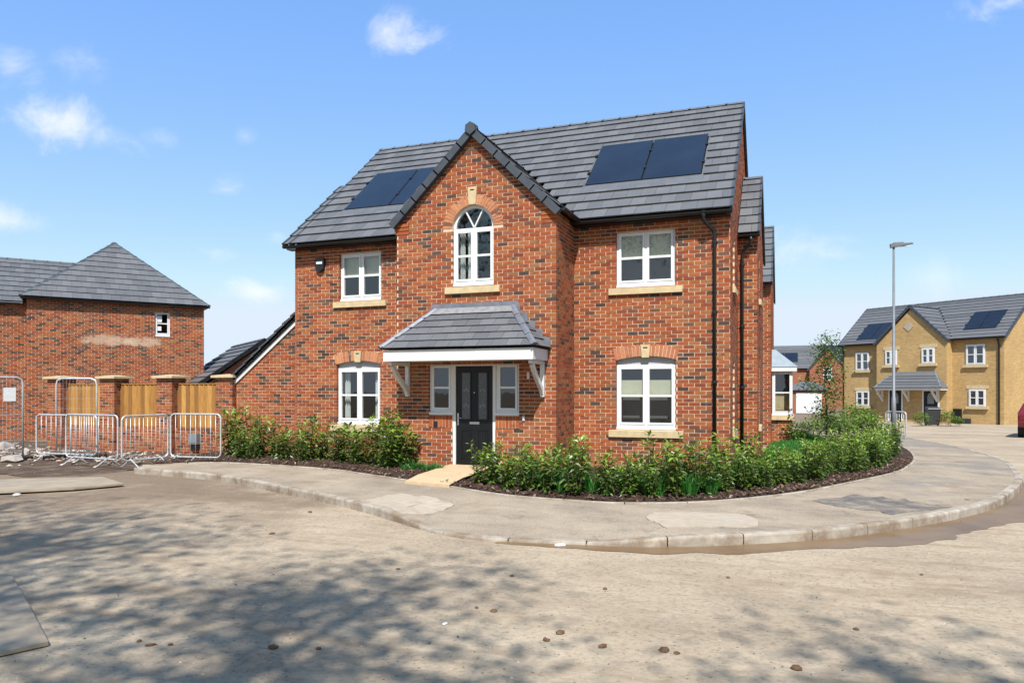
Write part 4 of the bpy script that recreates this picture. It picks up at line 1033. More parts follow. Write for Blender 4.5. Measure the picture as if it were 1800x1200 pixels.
gutter(H, (.02, wey + .01, 5.14), (WXR + .05, wey + .01, 5.14))
downpipe(H, [(.30, wey + .01, 5.1), (.30, wey + .01, 5.0), (.26, wey + .06, 4.93), (.14, WY - .08, 4.8), (.10, WY - .06, 4.7), (.10, WY - .06, 0)], .036, [(.10, WY - .06, z) for z in (4.5, 3.1, 1.7)])
# ---- lean-to garage at the left end of the house
GY = .35; gL = on_y(415, 660, GY); gT = on_y(520, 557, GY)
sl_g = (gT.z - gL.z) / (gT.x - gL.x); gx0 = gL.x; MG = frame((0, GY, 0), (1, 0))
brick_wall(H, 'garage_wall', MG, lambda v: (gx0 if v < gL.z - .14 else gx0 + (v - gL.z + .14) / sl_g, -W - .002), [], -.155, gT.z - .1, 0, 61, dark=.09)
gs = Vector((gT.x - gL.x + .35, 0, (gT.x - gL.x + .35) * sl_g))
Mgr = plane_frame((gx0 - .15, GY + 5, gL.z - .15 * sl_g), (0, -1, 0), gs); ng = 9
q = MB(Mgr); q.box(0, 5.1, 0, gs.length, -.05, 0); gr = q.build('garage_roof', M_BLACK, H)
tile_field(gr, Mgr, ng, gs.length / ng, .31, lambda s: (0, 5.12), None, seed=62)
a = Vector((gx0 - .17, GY - .10, gL.z - .17 * sl_g)); b_ = a + gs
verge_run(gr, a + UP * .07, b_ + UP * .07, ng, (0, -1, 0), .12, .12, stepz=.025, mat=M_BLACK)
q = MB(); q.mesh([a + Vector((0, .06, -.10)), b_ + Vector((0, .06, -.10)), b_ + Vector((0, .06, -.22)), a + Vector((0, .06, -.22)), a + Vector((0, .098, -.10)), b_ + Vector((0, .098, -.10)), b_ + Vector((0, .098, -.22)), a + Vector((0, .098, -.22))], [(0, 1, 2, 3), (3, 2, 6, 7), (0, 3, 7, 4)]); q.build('bargeboard', M_PAINT, gr)

# ================================================================== LEFT-HAND HOUSE
ORD = ['first', 'second', 'third', 'fourth', 'fifth', 'sixth', 'seventh', 'eighth', 'ninth', 'tenth', 'eleventh', 'twelfth', 'thirteenth', 'fourteenth', 'fifteenth', 'sixteenth', 'seventeenth', 'eighteenth', 'nineteenth', 'twentieth', 'twenty-first', 'twenty-second', 'twenty-third', 'twenty-fourth', 'twenty-fifth', 'twenty-sixth', 'twenty-seventh', 'twenty-eighth', 'twenty-ninth', 'thirtieth', 'thirty-first', 'thirty-second']
PL, PR = at_depth(36, 520, 27.3), at_depth(368, 540.4, 30.8)
LX = (PR - PL); LX.z = 0; LWD = LX.length; LX.normalize(); LB = Vector((-LX.y, LX.x, 0))
LE = 5.13; ML = frame((PL.x, PL.y, 0), LX); OV = .18
LH = thing('brick_house', 'red brick house with hipped grey roof and one small window, behind the garden wall', 'house', (PL.x + LX.x * 3 + LB.x * 4, PL.y + LX.y * 3 + LB.y * 4, -.15))
sx, sz = loc_on(ML, 190, 598, OV); sx2, sz2 = loc_on(ML, 253, 601, OV)
stn = [(tuple(ML @ Vector((sx, OV, sz))), 1.15, .24, tuple(LX)), (tuple(ML @ Vector((sx2, OV, sz2))), .75, .22, tuple(LX))]
M_BRICK2 = brick_mat('red_brick_stained', RED, stn)
MLW = ML @ Matrix.Translation((0, OV, 0))
wx0, wz1 = loc_on(MLW, 272, 547); wx1, wz0 = loc_on(MLW, 299, 592)
brick_wall(LH, 'front_wall', MLW, lambda v: (OV, LWD - OV), [rect_open(wx0, wx1, wz0, wz1)], -.3, LE - .06, 300, 71, mat=M_BRICK2, ind_ok=lambda u, v: v > 2.0, dark=.16)
wl_ = window(LH, MLW, wx0, wx1, wz0, wz1, cols=1, subsill=True)
for (a, b) in (((275, 555), (285, 566)), ((275, 573), (284, 581))):
    x0, z1 = loc_on(MLW, *a); x1, z0 = loc_on(MLW, *b); q = MB(MLW); q.poly([(x0, .088, z0), (x1, .088, z0), (x1, .088, z1), (x0, .088, z1)]); q.build('glass_sticker', M_LITTER, wl_)
q = MB(ML); D = 8.5
q.box(LWD - OV - .1, LWD - OV, OV + .104, D - OV, -.3, LE); q.box(OV, OV + .1, OV + .104, D - OV, -.3, LE); q.box(OV + .1, LWD - OV - .1, D - OV - .1, D - OV, -.3, LE); q.build('rear_wall', M_FARRED, LH)
hw = LWD / 2; az_ = LE + hw * .86
q = MB(ML); ap1, ap2 = (hw, hw, az_), (hw, D - hw + 1.5, az_)
q.mesh([(0, 0, LE), (LWD, 0, LE), (LWD, D, LE), (0, D, LE), ap1, ap2], [(0, 1, 4), (1, 2, 5, 4), (2, 3, 5), (3, 0, 4, 5)]); q.box(.03, LWD - .03, .03, D - .03, LE - .07, LE - .01)
lr = q.build('roof', M_BLACK, LH)
s3 = sqrt(hw ** 2 + (az_ - LE) ** 2); nrw = 11
Mt = plane_frame(ML @ Vector((0, -.03, LE)), LX, ML.to_3x3() @ Vector((0, hw, az_ - LE)))
tile_field(lr, Mt, nrw, s3 / nrw, .33, lambda s: (hw * s / s3, LWD - hw * s / s3), None, n_ind=300, seed=72)
Mt2 = plane_frame(ML @ Vector((LWD + .03, 0, LE)), LB, ML.to_3x3() @ Vector((-hw, 0, az_ - LE)))
tile_field(lr, Mt2, nrw, s3 / nrw, .33, lambda s: (hw * s / s3, D), None, seed=73, strip=True)
ridge_run(lr, ML @ Vector((0, 0, LE + .03)), ML @ Vector((hw, hw, az_ + .04)), .42, .11, .07, M_RIDGE, 'hip_tile'); ridge_run(lr, ML @ Vector((LWD, 0, LE + .03)), ML @ Vector((hw, hw, az_ + .04)), .42, .11, .07, M_RIDGE, 'hip_tile')
ridge_run(lr, ML @ Vector((hw, hw, az_ + .04)), ML @ Vector((hw, D - 2, az_ + .04)), .45)
gutter(LH, ML @ Vector((-.02, -.04, LE - .02)), ML @ Vector((LWD + .02, -.04, LE - .02)))
# its lower wing, running out of the frame
MLw2 = ML @ Matrix.Translation((0, .75, 0)); WE = 4.95
brick_wall(LH, 'wing_wall', MLw2, lambda v: (-5.0, OV), [], -.3, WE - .03, 0, 74, mat=M_BRICK2, dark=.2)
q = MB(ML); q.box(-5, OV, .86, 7, -.3, WE); q.build('wing_rear', M_FARRED, LH)
wd = 3.1; wzr = WE + wd * .66
q = MB(ML); q.mesh([(-5.2, .55, WE), (.5, .55, WE), (2.2, .55 + wd, wzr), (-5.2, .55 + wd, wzr)], [(0, 1, 2, 3)]); lw = q.build('wing_roof', M_BLACK, LH)
Mt3 = plane_frame(ML @ Vector((-5.2, .52, WE)), LX, ML.to_3x3() @ Vector((0, wd, wzr - WE))); s4 = sqrt(wd ** 2 + (wzr - WE) ** 2)
tile_field(lw, Mt3, 9, s4 / 9, .33, lambda s: (0, 5.4 + 1.7 * s / s4), None, seed=75)
ridge_run(lw, ML @ Vector((-5.2, .55 + wd, wzr + .03)), ML @ Vector((2.2, .55 + wd, wzr + .03)), .45)
gutter(LH, ML @ Vector((-5.2, .5, WE - .02)), ML @ Vector((-.03, .5, WE - .02)))
# small garage behind, only its roof shows
gp = at_depth(465, 598, 29.5); MG2 = frame((gp.x, gp.y, 0), LX); gzr = gp.z; ghw = 3.0; gez = gzr - ghw * .72
GA = thing('garage', 'low garage with dark gable verge behind the lean-to, only its roof showing', 'garage', (gp.x, gp.y, -.2))
q = MB(MG2); q.prism([(-ghw + .2, -.3), (-ghw + .2, gez - .1), (0, gzr - .15), (ghw - .2, gez - .1), (ghw - .2, -.3)], 0, .15, 5.8); q.build('wall', M_FARRED, GA)
q = MB(MG2); q.mesh([(-ghw, 0, gez), (0, 0, gzr), (ghw, 0, gez), (-ghw, 6, gez), (0, 6, gzr), (ghw, 6, gez)], [(0, 1, 4, 3), (1, 2, 5, 4)]); g2r = q.build('roof', M_BLACK, GA)
gsl = sqrt(ghw ** 2 + (gzr - gez) ** 2)
for s in (1, -1):
    Mq = plane_frame(MG2 @ Vector((s * ghw, 0 if s > 0 else 6, gez)), LB * s, MG2.to_3x3() @ Vector((-s * ghw, 0, gzr - gez)))
    tile_field(g2r, Mq, 10, gsl / 10, .33, lambda t: (0, 6), None, seed=77, strip=True, th=.03)
    verge_run(g2r, MG2 @ Vector((s * (ghw + .05), -.03, gez + .03)), MG2 @ Vector((0, -.03, gzr + .08)), 10, LB * -1, .1, .14, mat=M_BLACK)
ridge_run(g2r, MG2 @ Vector((0, 0, gzr + .05)), MG2 @ Vector((0, 6, gzr + .05)), .45)

# ================================================================== GARDEN WALL, FENCE PANELS
GW = thing('garden_wall', 'low red brick garden wall with tall brick piers and buff stone caps', 'wall', (-16, .4, -.17))
piers = [-12.885, -14.945, -17.05, -19.15]; pw = .275; PY = .24
MP = frame((0, PY, 0), (1, 0))
for i, c in enumerate(piers):
    pwall = brick_wall(GW, 'pier', MP, lambda v, c=c: (c - pw, c + pw), [], -.32, 1.95, 28, 81 + i, dark=.08, anchor=c + pw + .0145)
    brick_wall(GW, 'pier_side', frame((c + pw, PY, 0), (0, 1)), lambda v: (.104, .5), [], -.32, 1.95, 0, 91 + i, dark=.08)
    q = MB(); q.box(c - pw, c - pw + .1, PY + .104, PY + .5, -.3, 1.95); q.box(c - pw + .1, c + pw - .1, PY + .102, PY + .5, -.3, 1.945); q.build('pier_core', M_MORTAR, GW)
    q = MB(); a, z = pw + .09, 1.965
    q.hexa([(c - a, PY - .09, z), (c + a, PY - .09, z), (c + a, PY + .6, z), (c - a, PY + .6, z), (c - a, PY - .09, z + .06), (c + a, PY - .09, z + .06), (c + a, PY + .6, z + .06), (c - a, PY + .6, z + .06)], .5, 't')
    q.hexa([(c - a, PY - .09, z + .06), (c + a, PY - .09, z + .06), (c + a, PY + .6, z + .06), (c - a, PY + .6, z + .06), (c - .06, PY + .2, z + .10), (c + .06, PY + .2, z + .10), (c + .06, PY + .3, z + .10), (c - .06, PY + .3, z + .10)], .5, 'b')
    q.build('pier_cap', M_STONE, GW)
for i in range(3):
    a, b = piers[i + 1] + pw, piers[i] - pw
    brick_wall(GW, 'low_wall', frame((0, PY + .12, 0), (1, 0)), lambda v, a=a, b=b: (a, b), [], -.32, .58, 60, 101 + i, dark=.08)
    q = MB(); q.box(a, b, PY + .225, PY + .34, -.3, .565); q.build('low_wall_core', M_MORTAR, GW)
    wh = ['nearest the lean-to garage', 'in the middle of the three', 'farthest left, behind the leaning tall mesh panel'][i]
    FP = thing('fence_panel', 'golden timber board fence panel between brick piers, ' + wh, 'fence', ((a + b) / 2, PY + .3, .6), group='timber panels in the garden wall')
    n = 10; bw = (b - a - .02) / n
    for k in range(n):
        q = MB(); x0 = a + .01 + k * bw; t = rnd.random(); lean = rnd.uniform(-.004, .004)
        q.hexa([(x0 - .012, PY + .200, .625), (x0 + bw - .004, PY + .240, .625), (x0 + bw - .004, PY + .255, .625), (x0 - .008, PY + .255, .625), (x0 - .012 + lean, PY + .200, 1.79), (x0 + bw - .004 + lean, PY + .240, 1.79), (x0 + bw - .004 + lean, PY + .255, 1.79), (x0 - .008 + lean, PY + .255, 1.79)], t); q.build('board', M_TIMBER, FP)
    q = MB(); q.box(a + .003, b - .003, PY + .195, PY + .285, 1.793, 1.825, .3); q.build('capping_rail', M_TIMBER, FP)
    q = MB(); q.box(a + .003, b - .003, PY + .20, PY + .275, .585, .622, .0); q.build('gravel_rail', M_TIMBER, FP)
p = on_y(345, 772, PY + .12); q = MB()
q.box(p.x - .14, p.x + .14, PY - .02, PY + .119, p.z - .12, p.z + .16); gb = q.build('meter_box', M_GREYBOX); tag(gb, 'small grey box fixed on the low garden wall below the right-hand fence panel', 'meter box')
q = MB(); q.box(p.x - .11, p.x + .11, PY - .032, PY - .021, p.z - .08, p.z + .12); q.build('lid', M_GREYBOX, gb)
q = MB(); q.box(p.x - .13, p.x + .13, PY + .02, PY + .117, p.z - .25, p.z - .122); q.build('vent_cowl', M_BLACK, gb)

# ================================================================== STEEL BARRIERS
def round_rect(x0, x1, z0, z1, r, n=5):
    out = []
    for (cx, cz, a0) in ((x1 - r, z1 - r, 0), (x0 + r, z1 - r, 90), (x0 + r, z0 + r, 180), (x1 - r, z0 + r, 270)):
        for k in range(n + 1): a = radians(a0 + 90 * k / n); out.append((cx + cos(a) * r, cz + sin(a) * r))
    return out
def barrier(pa, pb, h, label, z0=.17, nb=12, feet=(.18, .82), bars=True, rt=.019):
    A, B = Vector(pa), Vector(pb); L = (B - A).length; d = B - A; rz = atan2(d.y, d.x)
    t = thing('crowd_barrier', label, 'barrier', A, rz, 'galvanised steel crowd barriers in front of the garden wall'); Mx = t.matrix_basis.copy()
    q = MB(Mx); rr_ = round_rect(0, L, z0, h, .11); P = [(x, 0, z) for x, z in rr_] + [(rr_[0][0], 0, rr_[0][1])]
    q.tube(P, rt, 8, cap=False); q.build('frame', M_STEEL, t, True)
    if bars:
        for i in range(1, nb + 1):
            x = L * i / (nb + 1); q = MB(Mx); q.tube([(x, 0, z0 + .005), (x, 0, h - .005)], .0075, 6); q.build('bar', M_STEEL, t, True)
    for f in feet:
        x = L * f; q = MB(Mx)
        q.tube([(x - .02, -.34, .012), (x - .01, -.26, .03), (x, 0, z0 + .03), (x + .01, .26, .03), (x + .02, .34, .012)], .016, 6); q.build('foot', M_STEEL, t, True)
    return t
def gp_(x, y, z=-.09): p = on_z(x, y, z); p.z = z; return p
barrier(gp_(64, 808), gp_(170, 812), 1.12, 'leftmost steel crowd barrier, its right half behind the next one', nb=11)
barrier(gp_(116, 815), gp_(207, 821), 1.16, 'second steel crowd barrier from the left, overlapping the leftmost one', nb=10)
barrier(gp_(214, 824, -.10), gp_(295, 813, -.07), 1.16, 'third steel crowd barrier from the left, swung with its left end forward', nb=10)
barrier(gp_(300, 815), gp_(388, 817), 1.17, 'rightmost steel crowd barrier by the laurel bed', nb=9, feet=(.12, .5))
def mesh_panel(pa, pb, h, label, wires=True):
    A, B = Vector(pa), Vector(pb); L = (B - A).length; d = B - A; rz = atan2(d.y, d.x)
    t = thing('mesh_fence_panel', label, 'fence panel', A, rz, 'tall temporary site fence panels'); Mx = t.matrix_basis.copy()
    q = MB(Mx); q.tube([(0, 0, 0), (0, 0, h - .16), (.03, 0, h - .05), (.14, 0, h), (L - .14, 0, h), (L - .03, 0, h - .05), (L, 0, h - .16), (L, 0, 0)], .024, 8); q.build('frame', M_STEEL, t, True)
    q = MB(Mx); q.tube([(.02, 0, h * .55), (L - .02, 0, h * .55)], .012, 6); q.tube([(.02, 0, .2), (L - .02, 0, .2)], .016, 6); q.build('cross_rails', M_STEEL, t, True)
    q = MB(Mx); n = int(L / .085)
    for i in range(1, n): q.box(L * i / n - .0016, L * i / n + .0016, -.0016, .0016, .05, h - .02)
    for k in range(1, 8): q.box(.02, L - .02, -.0016 + .003, .0016 + .003, h * k / 8 - .0016, h * k / 8 + .0016)
    q.build('wire_mesh', M_STEEL, t, kind='stuff')
    for x in (.0, L): q = MB(Mx); q.box(x - .12, x + .12, -.35, .35, -.02, .10); q.build('rubber_foot', M_BLACK, t)
    return t, Mx, L
t1, M1, L1 = mesh_panel(gp_(-70, 815, -.1), gp_(40, 808, -.1), 2.05, 'tall grey mesh site fence panel at the left edge carrying a white notice')
q = MB(M1); a = M1.inverted() @ on_plane(5, 705, M1.translation, M1.to_3x3() @ Vector((0, 1, 0))); b_ = M1.inverted() @ on_plane(27, 681, M1.translation, M1.to_3x3() @ Vector((0, 1, 0)))
q.box(a.x, b_.x, -.036, -.030, a.z, b_.z); s_ = q.build('notice_board', M_LITTER); tag(s_, 'blank white notice board hung on the mesh fence panel at the left edge', 'sign')
mesh_panel(gp_(99, 806, -.1), gp_(170, 806, -.1), 2.03, 'tall narrow steel mesh panel standing behind the two leftmost crowd barriers')

# ================================================================== BOARDS, RUBBLE AND CLODS
def ground_board(name, pxs, label, th, z=-.14, mat=None):
    c = [on_z(x, y, z + th) for x, y in pxs]; cen = sum(c, Vector()) / len(c)
    t = MB(); n = len(c); P = [Vector((p.x, p.y, z)) for p in c] + [Vector((p.x, p.y, z + th + .006 * (i % 2))) for i, p in enumerate(c)]
    t.mesh(P, [tuple(range(n, 2 * n)), tuple(range(n - 1, -1, -1))] + [(i, (i + 1) % n, (i + 1) % n + n, i + n) for i in range(n)]); o = t.build(name, mat or M_BOARD); tag(o, label, 'board'); return o
ground_board('road_plate', [(-40, 865), (130, 857), (218, 849), (180, 838), (-40, 843)], 'long flat grey board lying across the mud below the crowd barriers', .035, -.12)
ground_board('plywood_sheet', [(-60, 1160), (85, 1128), (52, 1062), (20, 1010), (-60, 1008)], 'worn grey plywood sheet lying on the road at the left edge', .022)
def lump(q, p, r, rg, flat=.6, tone=.5):
    base = [(1, 0, 0), (-1, 0, 0), (0, 1, 0), (0, -1, 0), (0, 0, 1), (0, 0, -1), (.6, .6, .6), (-.6, .6, .6), (.6, -.6, .6), (-.6, -.6, .6), (.65, .65, -.3), (-.65, .65, -.3), (.65, -.65, -.3), (-.65, -.65, -.3)]
    fs = [(4, 6, 7), (4, 7, 9), (4, 9, 8), (4, 8, 6), (0, 6, 8), (0, 10, 6), (0, 8, 12), (0, 12, 10), (1, 9, 7), (1, 7, 11), (1, 13, 9), (1, 11, 13), (2, 7, 6), (2, 6, 10), (2, 11, 7), (2, 10, 11), (3, 8, 9), (3, 9, 13), (3, 12, 8), (3, 13, 12), (5, 10, 12), (5, 12, 13), (5, 13, 11), (5, 11, 10)]
    a = rg.uniform(0, 6.28); sx, sy = rg.uniform(.7, 1.3), rg.uniform(.6, 1.1)
    q.mesh([(p[0] + r * (x * sx * cos(a) - y * sy * sin(a)) * rg.uniform(.8, 1.2), p[1] + r * (x * sx * sin(a) + y * sy * cos(a)) * rg.uniform(.8, 1.2), p[2] + r * flat * (z + .35) * rg.uniform(.8, 1.15)) for x, y, z in base], fs, tone)
rg = random.Random(77)
for ki, (x, y, r) in enumerate(sorted([(1060, 1136, .052), (1168, 1143, .055), (1190, 1148, .03), (868, 1074, .04), (838, 1068, .03), (245, 1127, .035), (265, 1134, .04), (300, 1133, .035), (900, 1012, .035), (1064, 1035, .035), (960, 1125, .04), (985, 1112, .05),
                  (545, 900, .05), (478, 938, .05), (1400, 1175, .055), (1700, 880, .07), (1280, 1015, .03), (1620, 1010, .03), (1505, 1106, .035), (700, 1000, .03), (560, 1140, .035), (480, 1138, .05)])):
    p = on_z(x, y, -.15 if (x, y) != (1700, 880) else -.04); q = MB(); lump(q, (p.x, p.y, p.z), r * .74, rg, .48); o = q.build('mud_clod', M_CLOD); tag(o, f'brown mud clod on the ground, {ORD[ki]} of the scattered clods counted from the left', 'mud clod', 'mud clods on the road')
for (x, y, r, lb) in [(985, 958, .06, 'white scrap of litter at the kerb below the dropped kerb'), (782, 1095, .022, 'small white scrap of litter in the middle of the road'), (30, 870, .09, 'white scrap beside the long board on the left')]:
    p = on_z(x, y, -.147); q = MB(); lump(q, (p.x, p.y, -.15), r, rg, .35); o = q.build('litter', M_LITTER); tag(o, lb, 'litter')
q = MB()                                                 # loose grit on the road
for k in range(3200):
    d = 2.6 + 15 * rg.random() ** 1.3; px = rg.uniform(-.72, .72); P = CAM + FW * d + RT * (px * d)
    if rg.random() < .25: pt = KP[rg.randrange(len(KP) * 2 // 3)]; P = pt + Vector((rg.gauss(0, .25), rg.gauss(-.15, .25), 0))
    r = rg.uniform(.004, .012) * (1 if rg.random() > .06 else 2.0)
    a = rg.uniform(0, 6.28); q.M = Matrix.Translation((P.x, P.y, -.152)) @ Matrix.Rotation(a, 4, 'Z')
    q.mesh([(r, 0, 0), (0, r * .7, 0), (-r * .9, 0, 0), (0, -r * .6, 0), (r * .1, 0, r * .8)], [(0, 1, 4), (1, 2, 4), (2, 3, 4), (3, 0, 4)], rg.random())
m, nt, b = new_mat('road_grit_stone'); nt.links.new(ramp(nt, fattr(nt, 'tone'), [(0, (.09, .06, .04)), (.45, (.20, .145, .095)), (.85, (.36, .28, .19)), (1, (.5, .44, .36))]), b.inputs['Base Color']); b.inputs['Roughness'].default_value = .95
o = q.build('road_grit', m, kind='stuff'); tag(o, 'loose grit and crumbs of dry mud scattered over the road', 'grit')
q = MB()                                                 # rubble heap by the barriers
for k in range(700):
    x = rg.uniform(-25, -13.2); y = rg.gauss(-1.3, .8) - .03 * (x + 14)
    lump(q, (x, y, -.10 + rg.uniform(0, .05)), rg.uniform(.02, .07) * (1.8 if x < -19.5 and rg.random() < .3 else 1), rg, .55, rg.random())
m, nt, b = new_mat('rubble_stone'); nt.links.new(ramp(nt, fattr(nt, 'tone'), [(0, (.12, .085, .06)), (.5, (.27, .22, .17)), (.85, (.46, .41, .35)), (1, (.42, .15, .08))]), b.inputs['Base Color']); b.inputs['Roughness'].default_value = .95
o = q.build('rubble', m, kind='stuff'); tag(o, 'broken stone and brick rubble strewn in front of the garden wall', 'rubble')
for i, (x, y, r) in enumerate([(8, 792, .3), (45, 800, .22), (80, 806, .18), (20, 812, .24)]):
    p = on_z(x, y, -.12); q = MB(); lump(q, (p.x, p.y, -.1), r, rg, .6); o = q.build('stone_block', M_RUBBLE); tag(o, ['large pale concrete lump at the very left edge under the notice', 'pale concrete lump left of the mesh panel post', 'smaller pale concrete lump beside the leftmost crowd barrier', 'pale concrete lump lying lowest in the rubble at the left'][i], 'stone', 'broken concrete lumps')

# ================================================================== NEXT HOUSE ALONG (edge and bay window show)
NY, NXR = 10.15, .55; NG = gz(0, 10)
NH = thing('brick_house', 'next red brick house behind the main one, with a white bay window on its side', 'house', (-3, 13, NG))
MN = frame((0, NY, 0), (1, 0)); brick_wall(NH, 'front_wall', MN, lambda v: (-1.2, NXR - .002), [], -.3, 5.05, 0, 111)
NRY = 12.75; NRZ = 5.1 + (NRY - NY + .24) * .84
def nspan(v):
    if v < 5.1: return (.104, 2 * (NRY - NY))
    y = (v - 5.1) / .84; return (max(.104, y), 2 * (NRY - NY) - y) if y < NRY - NY else None
brick_wall(NH, 'side_wall', frame((NXR, NY, 0), (0, 1)), nspan, [], -.3, 7.2, 0, 112)
ney = NY - .24; nsl = Vector((0, NRY - ney, NRZ - 5.1))
q = MB(); q.mesh([(-8, ney + .05, 5.11), (NXR + .02, ney + .05, 5.11), (NXR + .02, NRY, NRZ - .02), (-8, NRY, NRZ - .02), (NXR + .02, 2 * NRY - ney, 5.1), (-8, 2 * NRY - ney, 5.1)], [(0, 1, 2, 3), (3, 2, 4, 5)]); nr_ = q.build('roof', M_BLACK, NH)
q = MB(); q.box(-8, -1.2, NY + .002, 2 * NRY - NY, -.3, 5.1); q.box(-1.2, NXR - .1, NY + .104, 2 * NRY - NY, -.3, 5.1); q.build('rear_wall', M_FARRED, NH)
tile_field(nr_, plane_frame((0, ney, 5.1), (1, 0, 0), nsl), 9, nsl.length / 9, .31, lambda s: (-8, NXR + .045), None, seed=113, strip=True)
tile_field(nr_, plane_frame((0, 2 * NRY - ney, 5.1), (-1, 0, 0), Vector((0, -(NRY - ney), NRZ - 5.1))), 9, nsl.length / 9, .31, lambda s: (-NXR - .045, 8), None, seed=114, strip=True)
ridge_run(nr_, (-8, NRY, NRZ + .02), (NXR + .05, NRY, NRZ + .02), .45)
verge_run(nr_, (NXR + .06, ney - .02, 5.14), (NXR + .06, NRY, NRZ + .05), 9, (1, 0, 0), .05, .11, stepz=.02); verge_run(nr_, (NXR + .06, 2 * NRY - ney, 5.14), (NXR + .06, NRY, NRZ + .05), 9, (1, 0, 0), .05, .11, stepz=.02)
gutter(NH, (-1.2, ney + .01, 5.09), (NXR + .05, ney + .01, 5.09))
# bay window
BWY, BWX = 11.55, 1.22
MBW = frame((NXR, BWY, 0), (1, 0)); bw_ = BWX - NXR
brick_wall(NH, 'bay_base', MBW, lambda v: (0, bw_), [], -.3, .60, 0, 115)
q = MB(); q.box(NXR, BWX, BWY + .104, BWY + 1.8, -.3, .6); q.build('bay_core', M_FARRED, NH)
wb = window(NH, MBW, .02, bw_, .78, 2.28, cols=1, back=-.02, room=False, subsill=True)
q = MB(MBW); q.box(-.0, bw_ + .06, -.09, 2.0, .62, .775); q.build('sill', M_STONE, wb)
q = MB(MBW); q.box(bw_ - .05, bw_ - .002, .06, 1.9, .78, 2.28); q.box(.02, bw_ - .05, 1.86, 1.9, .78, 2.28); q.build('bay_frame', M_UPVC, wb)
q = MB(MBW); q.box(.02, bw_ - .05, .5, .52, .78, 1.55); q.build('blind', M_STONE, wb)
q = MB(MBW); q.box(-.0, bw_ + .14, -.14, 2.1, 2.285, 2.43); q.build('fascia_board', M_UPVC, wb)
q = MB(MBW); q.hexa([(0, -.16, 2.432), (bw_ + .17, -.16, 2.432), (bw_ + .17, 2.12, 2.432), (0, 2.12, 2.432), (0, .35, 3.05), (.12, .35, 3.05), (.12, 1.6, 3.05), (0, 1.6, 3.05)]); q.build('bay_roof', plain('pale_blue_lead', (.26, .32, .37), .45, .12, 6), wb)

# ================================================================== YELLOW HOUSE
ZR = 42.2; yr = at_depth(1765, 686, ZR); dl = RT * -.618 + FW; dl.z = 0; dl.normalize()
YX = -dl; YB = Vector((-YX.y, YX.x, 0)); YG = -.33
MY = frame((yr.x, yr.y, 0), YX)
def ypt(px, py, off=0): return loc_on(MY, px, py, off)
xl = ypt(1481, 686)[0]
YH = thing('yellow_brick_house', 'pair of yellow brick houses with central gable, shared canopy and solar panels', 'house', (yr.x - YX.x * 5 + YB.x * 4, yr.y - YX.y * 5 + YB.y * 4, YG))
YE, YD = 4.72, 3.1; YRZ = YE + (YD + .25) * .80
q = MB(MY); q.box(xl, 0, 0, 2 * YD, YG - .2, YE); q.mesh([(0, 0, YE), (0, 2 * YD, YE), (0, YD, YRZ - .15)], [(0, 1, 2)]); q.mesh([(xl, 0, YE), (xl, 2 * YD, YE), (xl, YD, YRZ - .15)], [(2, 1, 0)])
yw = q.data('wall', M_YELLOW); 
def local_part(mb_local, name, mat, parent, M, kind=None):
    o = bpy.data.objects.new(name, mb_local.data(name, mat)); col.objects.link(o); o.matrix_basis = M; adopt(o, parent)
    if kind: o['kind'] = kind
    return o
def YP(name, mat, fn, parent=None):
    q = MB(); fn(q); return local_part(q, name, mat, parent or YH, MY)
YP('wall', M_YELLOW, lambda q: (q.box(xl, 0, 0, 2 * YD, YG - .2, YE), q.mesh([(0, 0, YE), (0, 2 * YD, YE), (0, YD, YRZ - .15)], [(0, 1, 2)]), q.mesh([(xl, 0, YE), (xl, 2 * YD, YE), (xl, YD, YRZ - .15)], [(2, 1, 0)])))
bpo = -.65
bx0, bx1 = ypt(1541, 640, bpo)[0], ypt(1664, 640, bpo)[0]; bc = (bx0 + bx1) / 2; bzk = ypt(1595, 538, bpo)[1]; bhw = (bx1 - bx0) / 2
YP('gable_bay', M_YELLOW, lambda q: q.prism([(bx0, YG - .2), (bx0, YE - .05), (bc, bzk - .22), (bx1, YE - .05), (bx1, YG - .2)], 0, bpo, .3))
yroof = YP('roof', M_BLACK, lambda q: q.mesh([(xl - .15, -.25, YE), (.15, -.25, YE), (.15, YD, YRZ), (xl - .15, YD, YRZ), (.15, 2 * YD + .25, YE), (xl - .15, 2 * YD + .25, YE)], [(0, 1, 2, 3), (3, 2, 4, 5)]))
ysl = Vector((0, YD + .25, YRZ - YE)); yS = ysl.length; R3 = MY.to_3x3(); nry = 13
Myr = plane_frame(MY @ Vector((0, -.27, YE)), YX, R3 @ ysl)
def yblk(s0, s1):
    z = YE + s0 * ysl.z / yS; h = bhw * (1 - (z - YE) / (bzk - YE)); return [(bc - h, bc + h)] if h > 0 else []
tile_field(yroof, Myr, nry, yS / nry, .31, lambda s: (xl - .18, .18), yblk, seed=121, strip=True)
ridge_run(yroof, MY @ Vector((xl - .15, YD, YRZ + .04)), MY @ Vector((.15, YD, YRZ + .04)), .45)
ypit = atan2(ysl.z, ysl.y); ybk = (bzk - YE) / tan(ypit) - .25
bsl = sqrt((bhw + .12) ** 2 + (bzk - YE) ** 2)
for s in (1, -1):
    O = MY @ Vector((bc + s * (bhw + .12), (bpo - .12) if s > 0 else ybk, YE - .02)); Mq = plane_frame(O, YB * s, R3 @ Vector((-s * (bhw + .12), 0, bzk - YE)))
    def sp2(t, s=s):
        yb = (t * (bzk - YE) / bsl) / tan(ypit) - .2
        return (0, yb - bpo + .12) if s > 0 else (ybk - yb, ybk - bpo + .12)
    tile_field(yroof, Mq, 9, bsl / 9, .31, sp2, None, seed=123, strip=True)
    verge_run(yroof, MY @ Vector((bc + s * (bhw + .16), bpo - .14, YE - .03)), MY @ Vector((bc, bpo - .14, bzk + .06)), 10, YB * -1, .12, .14)
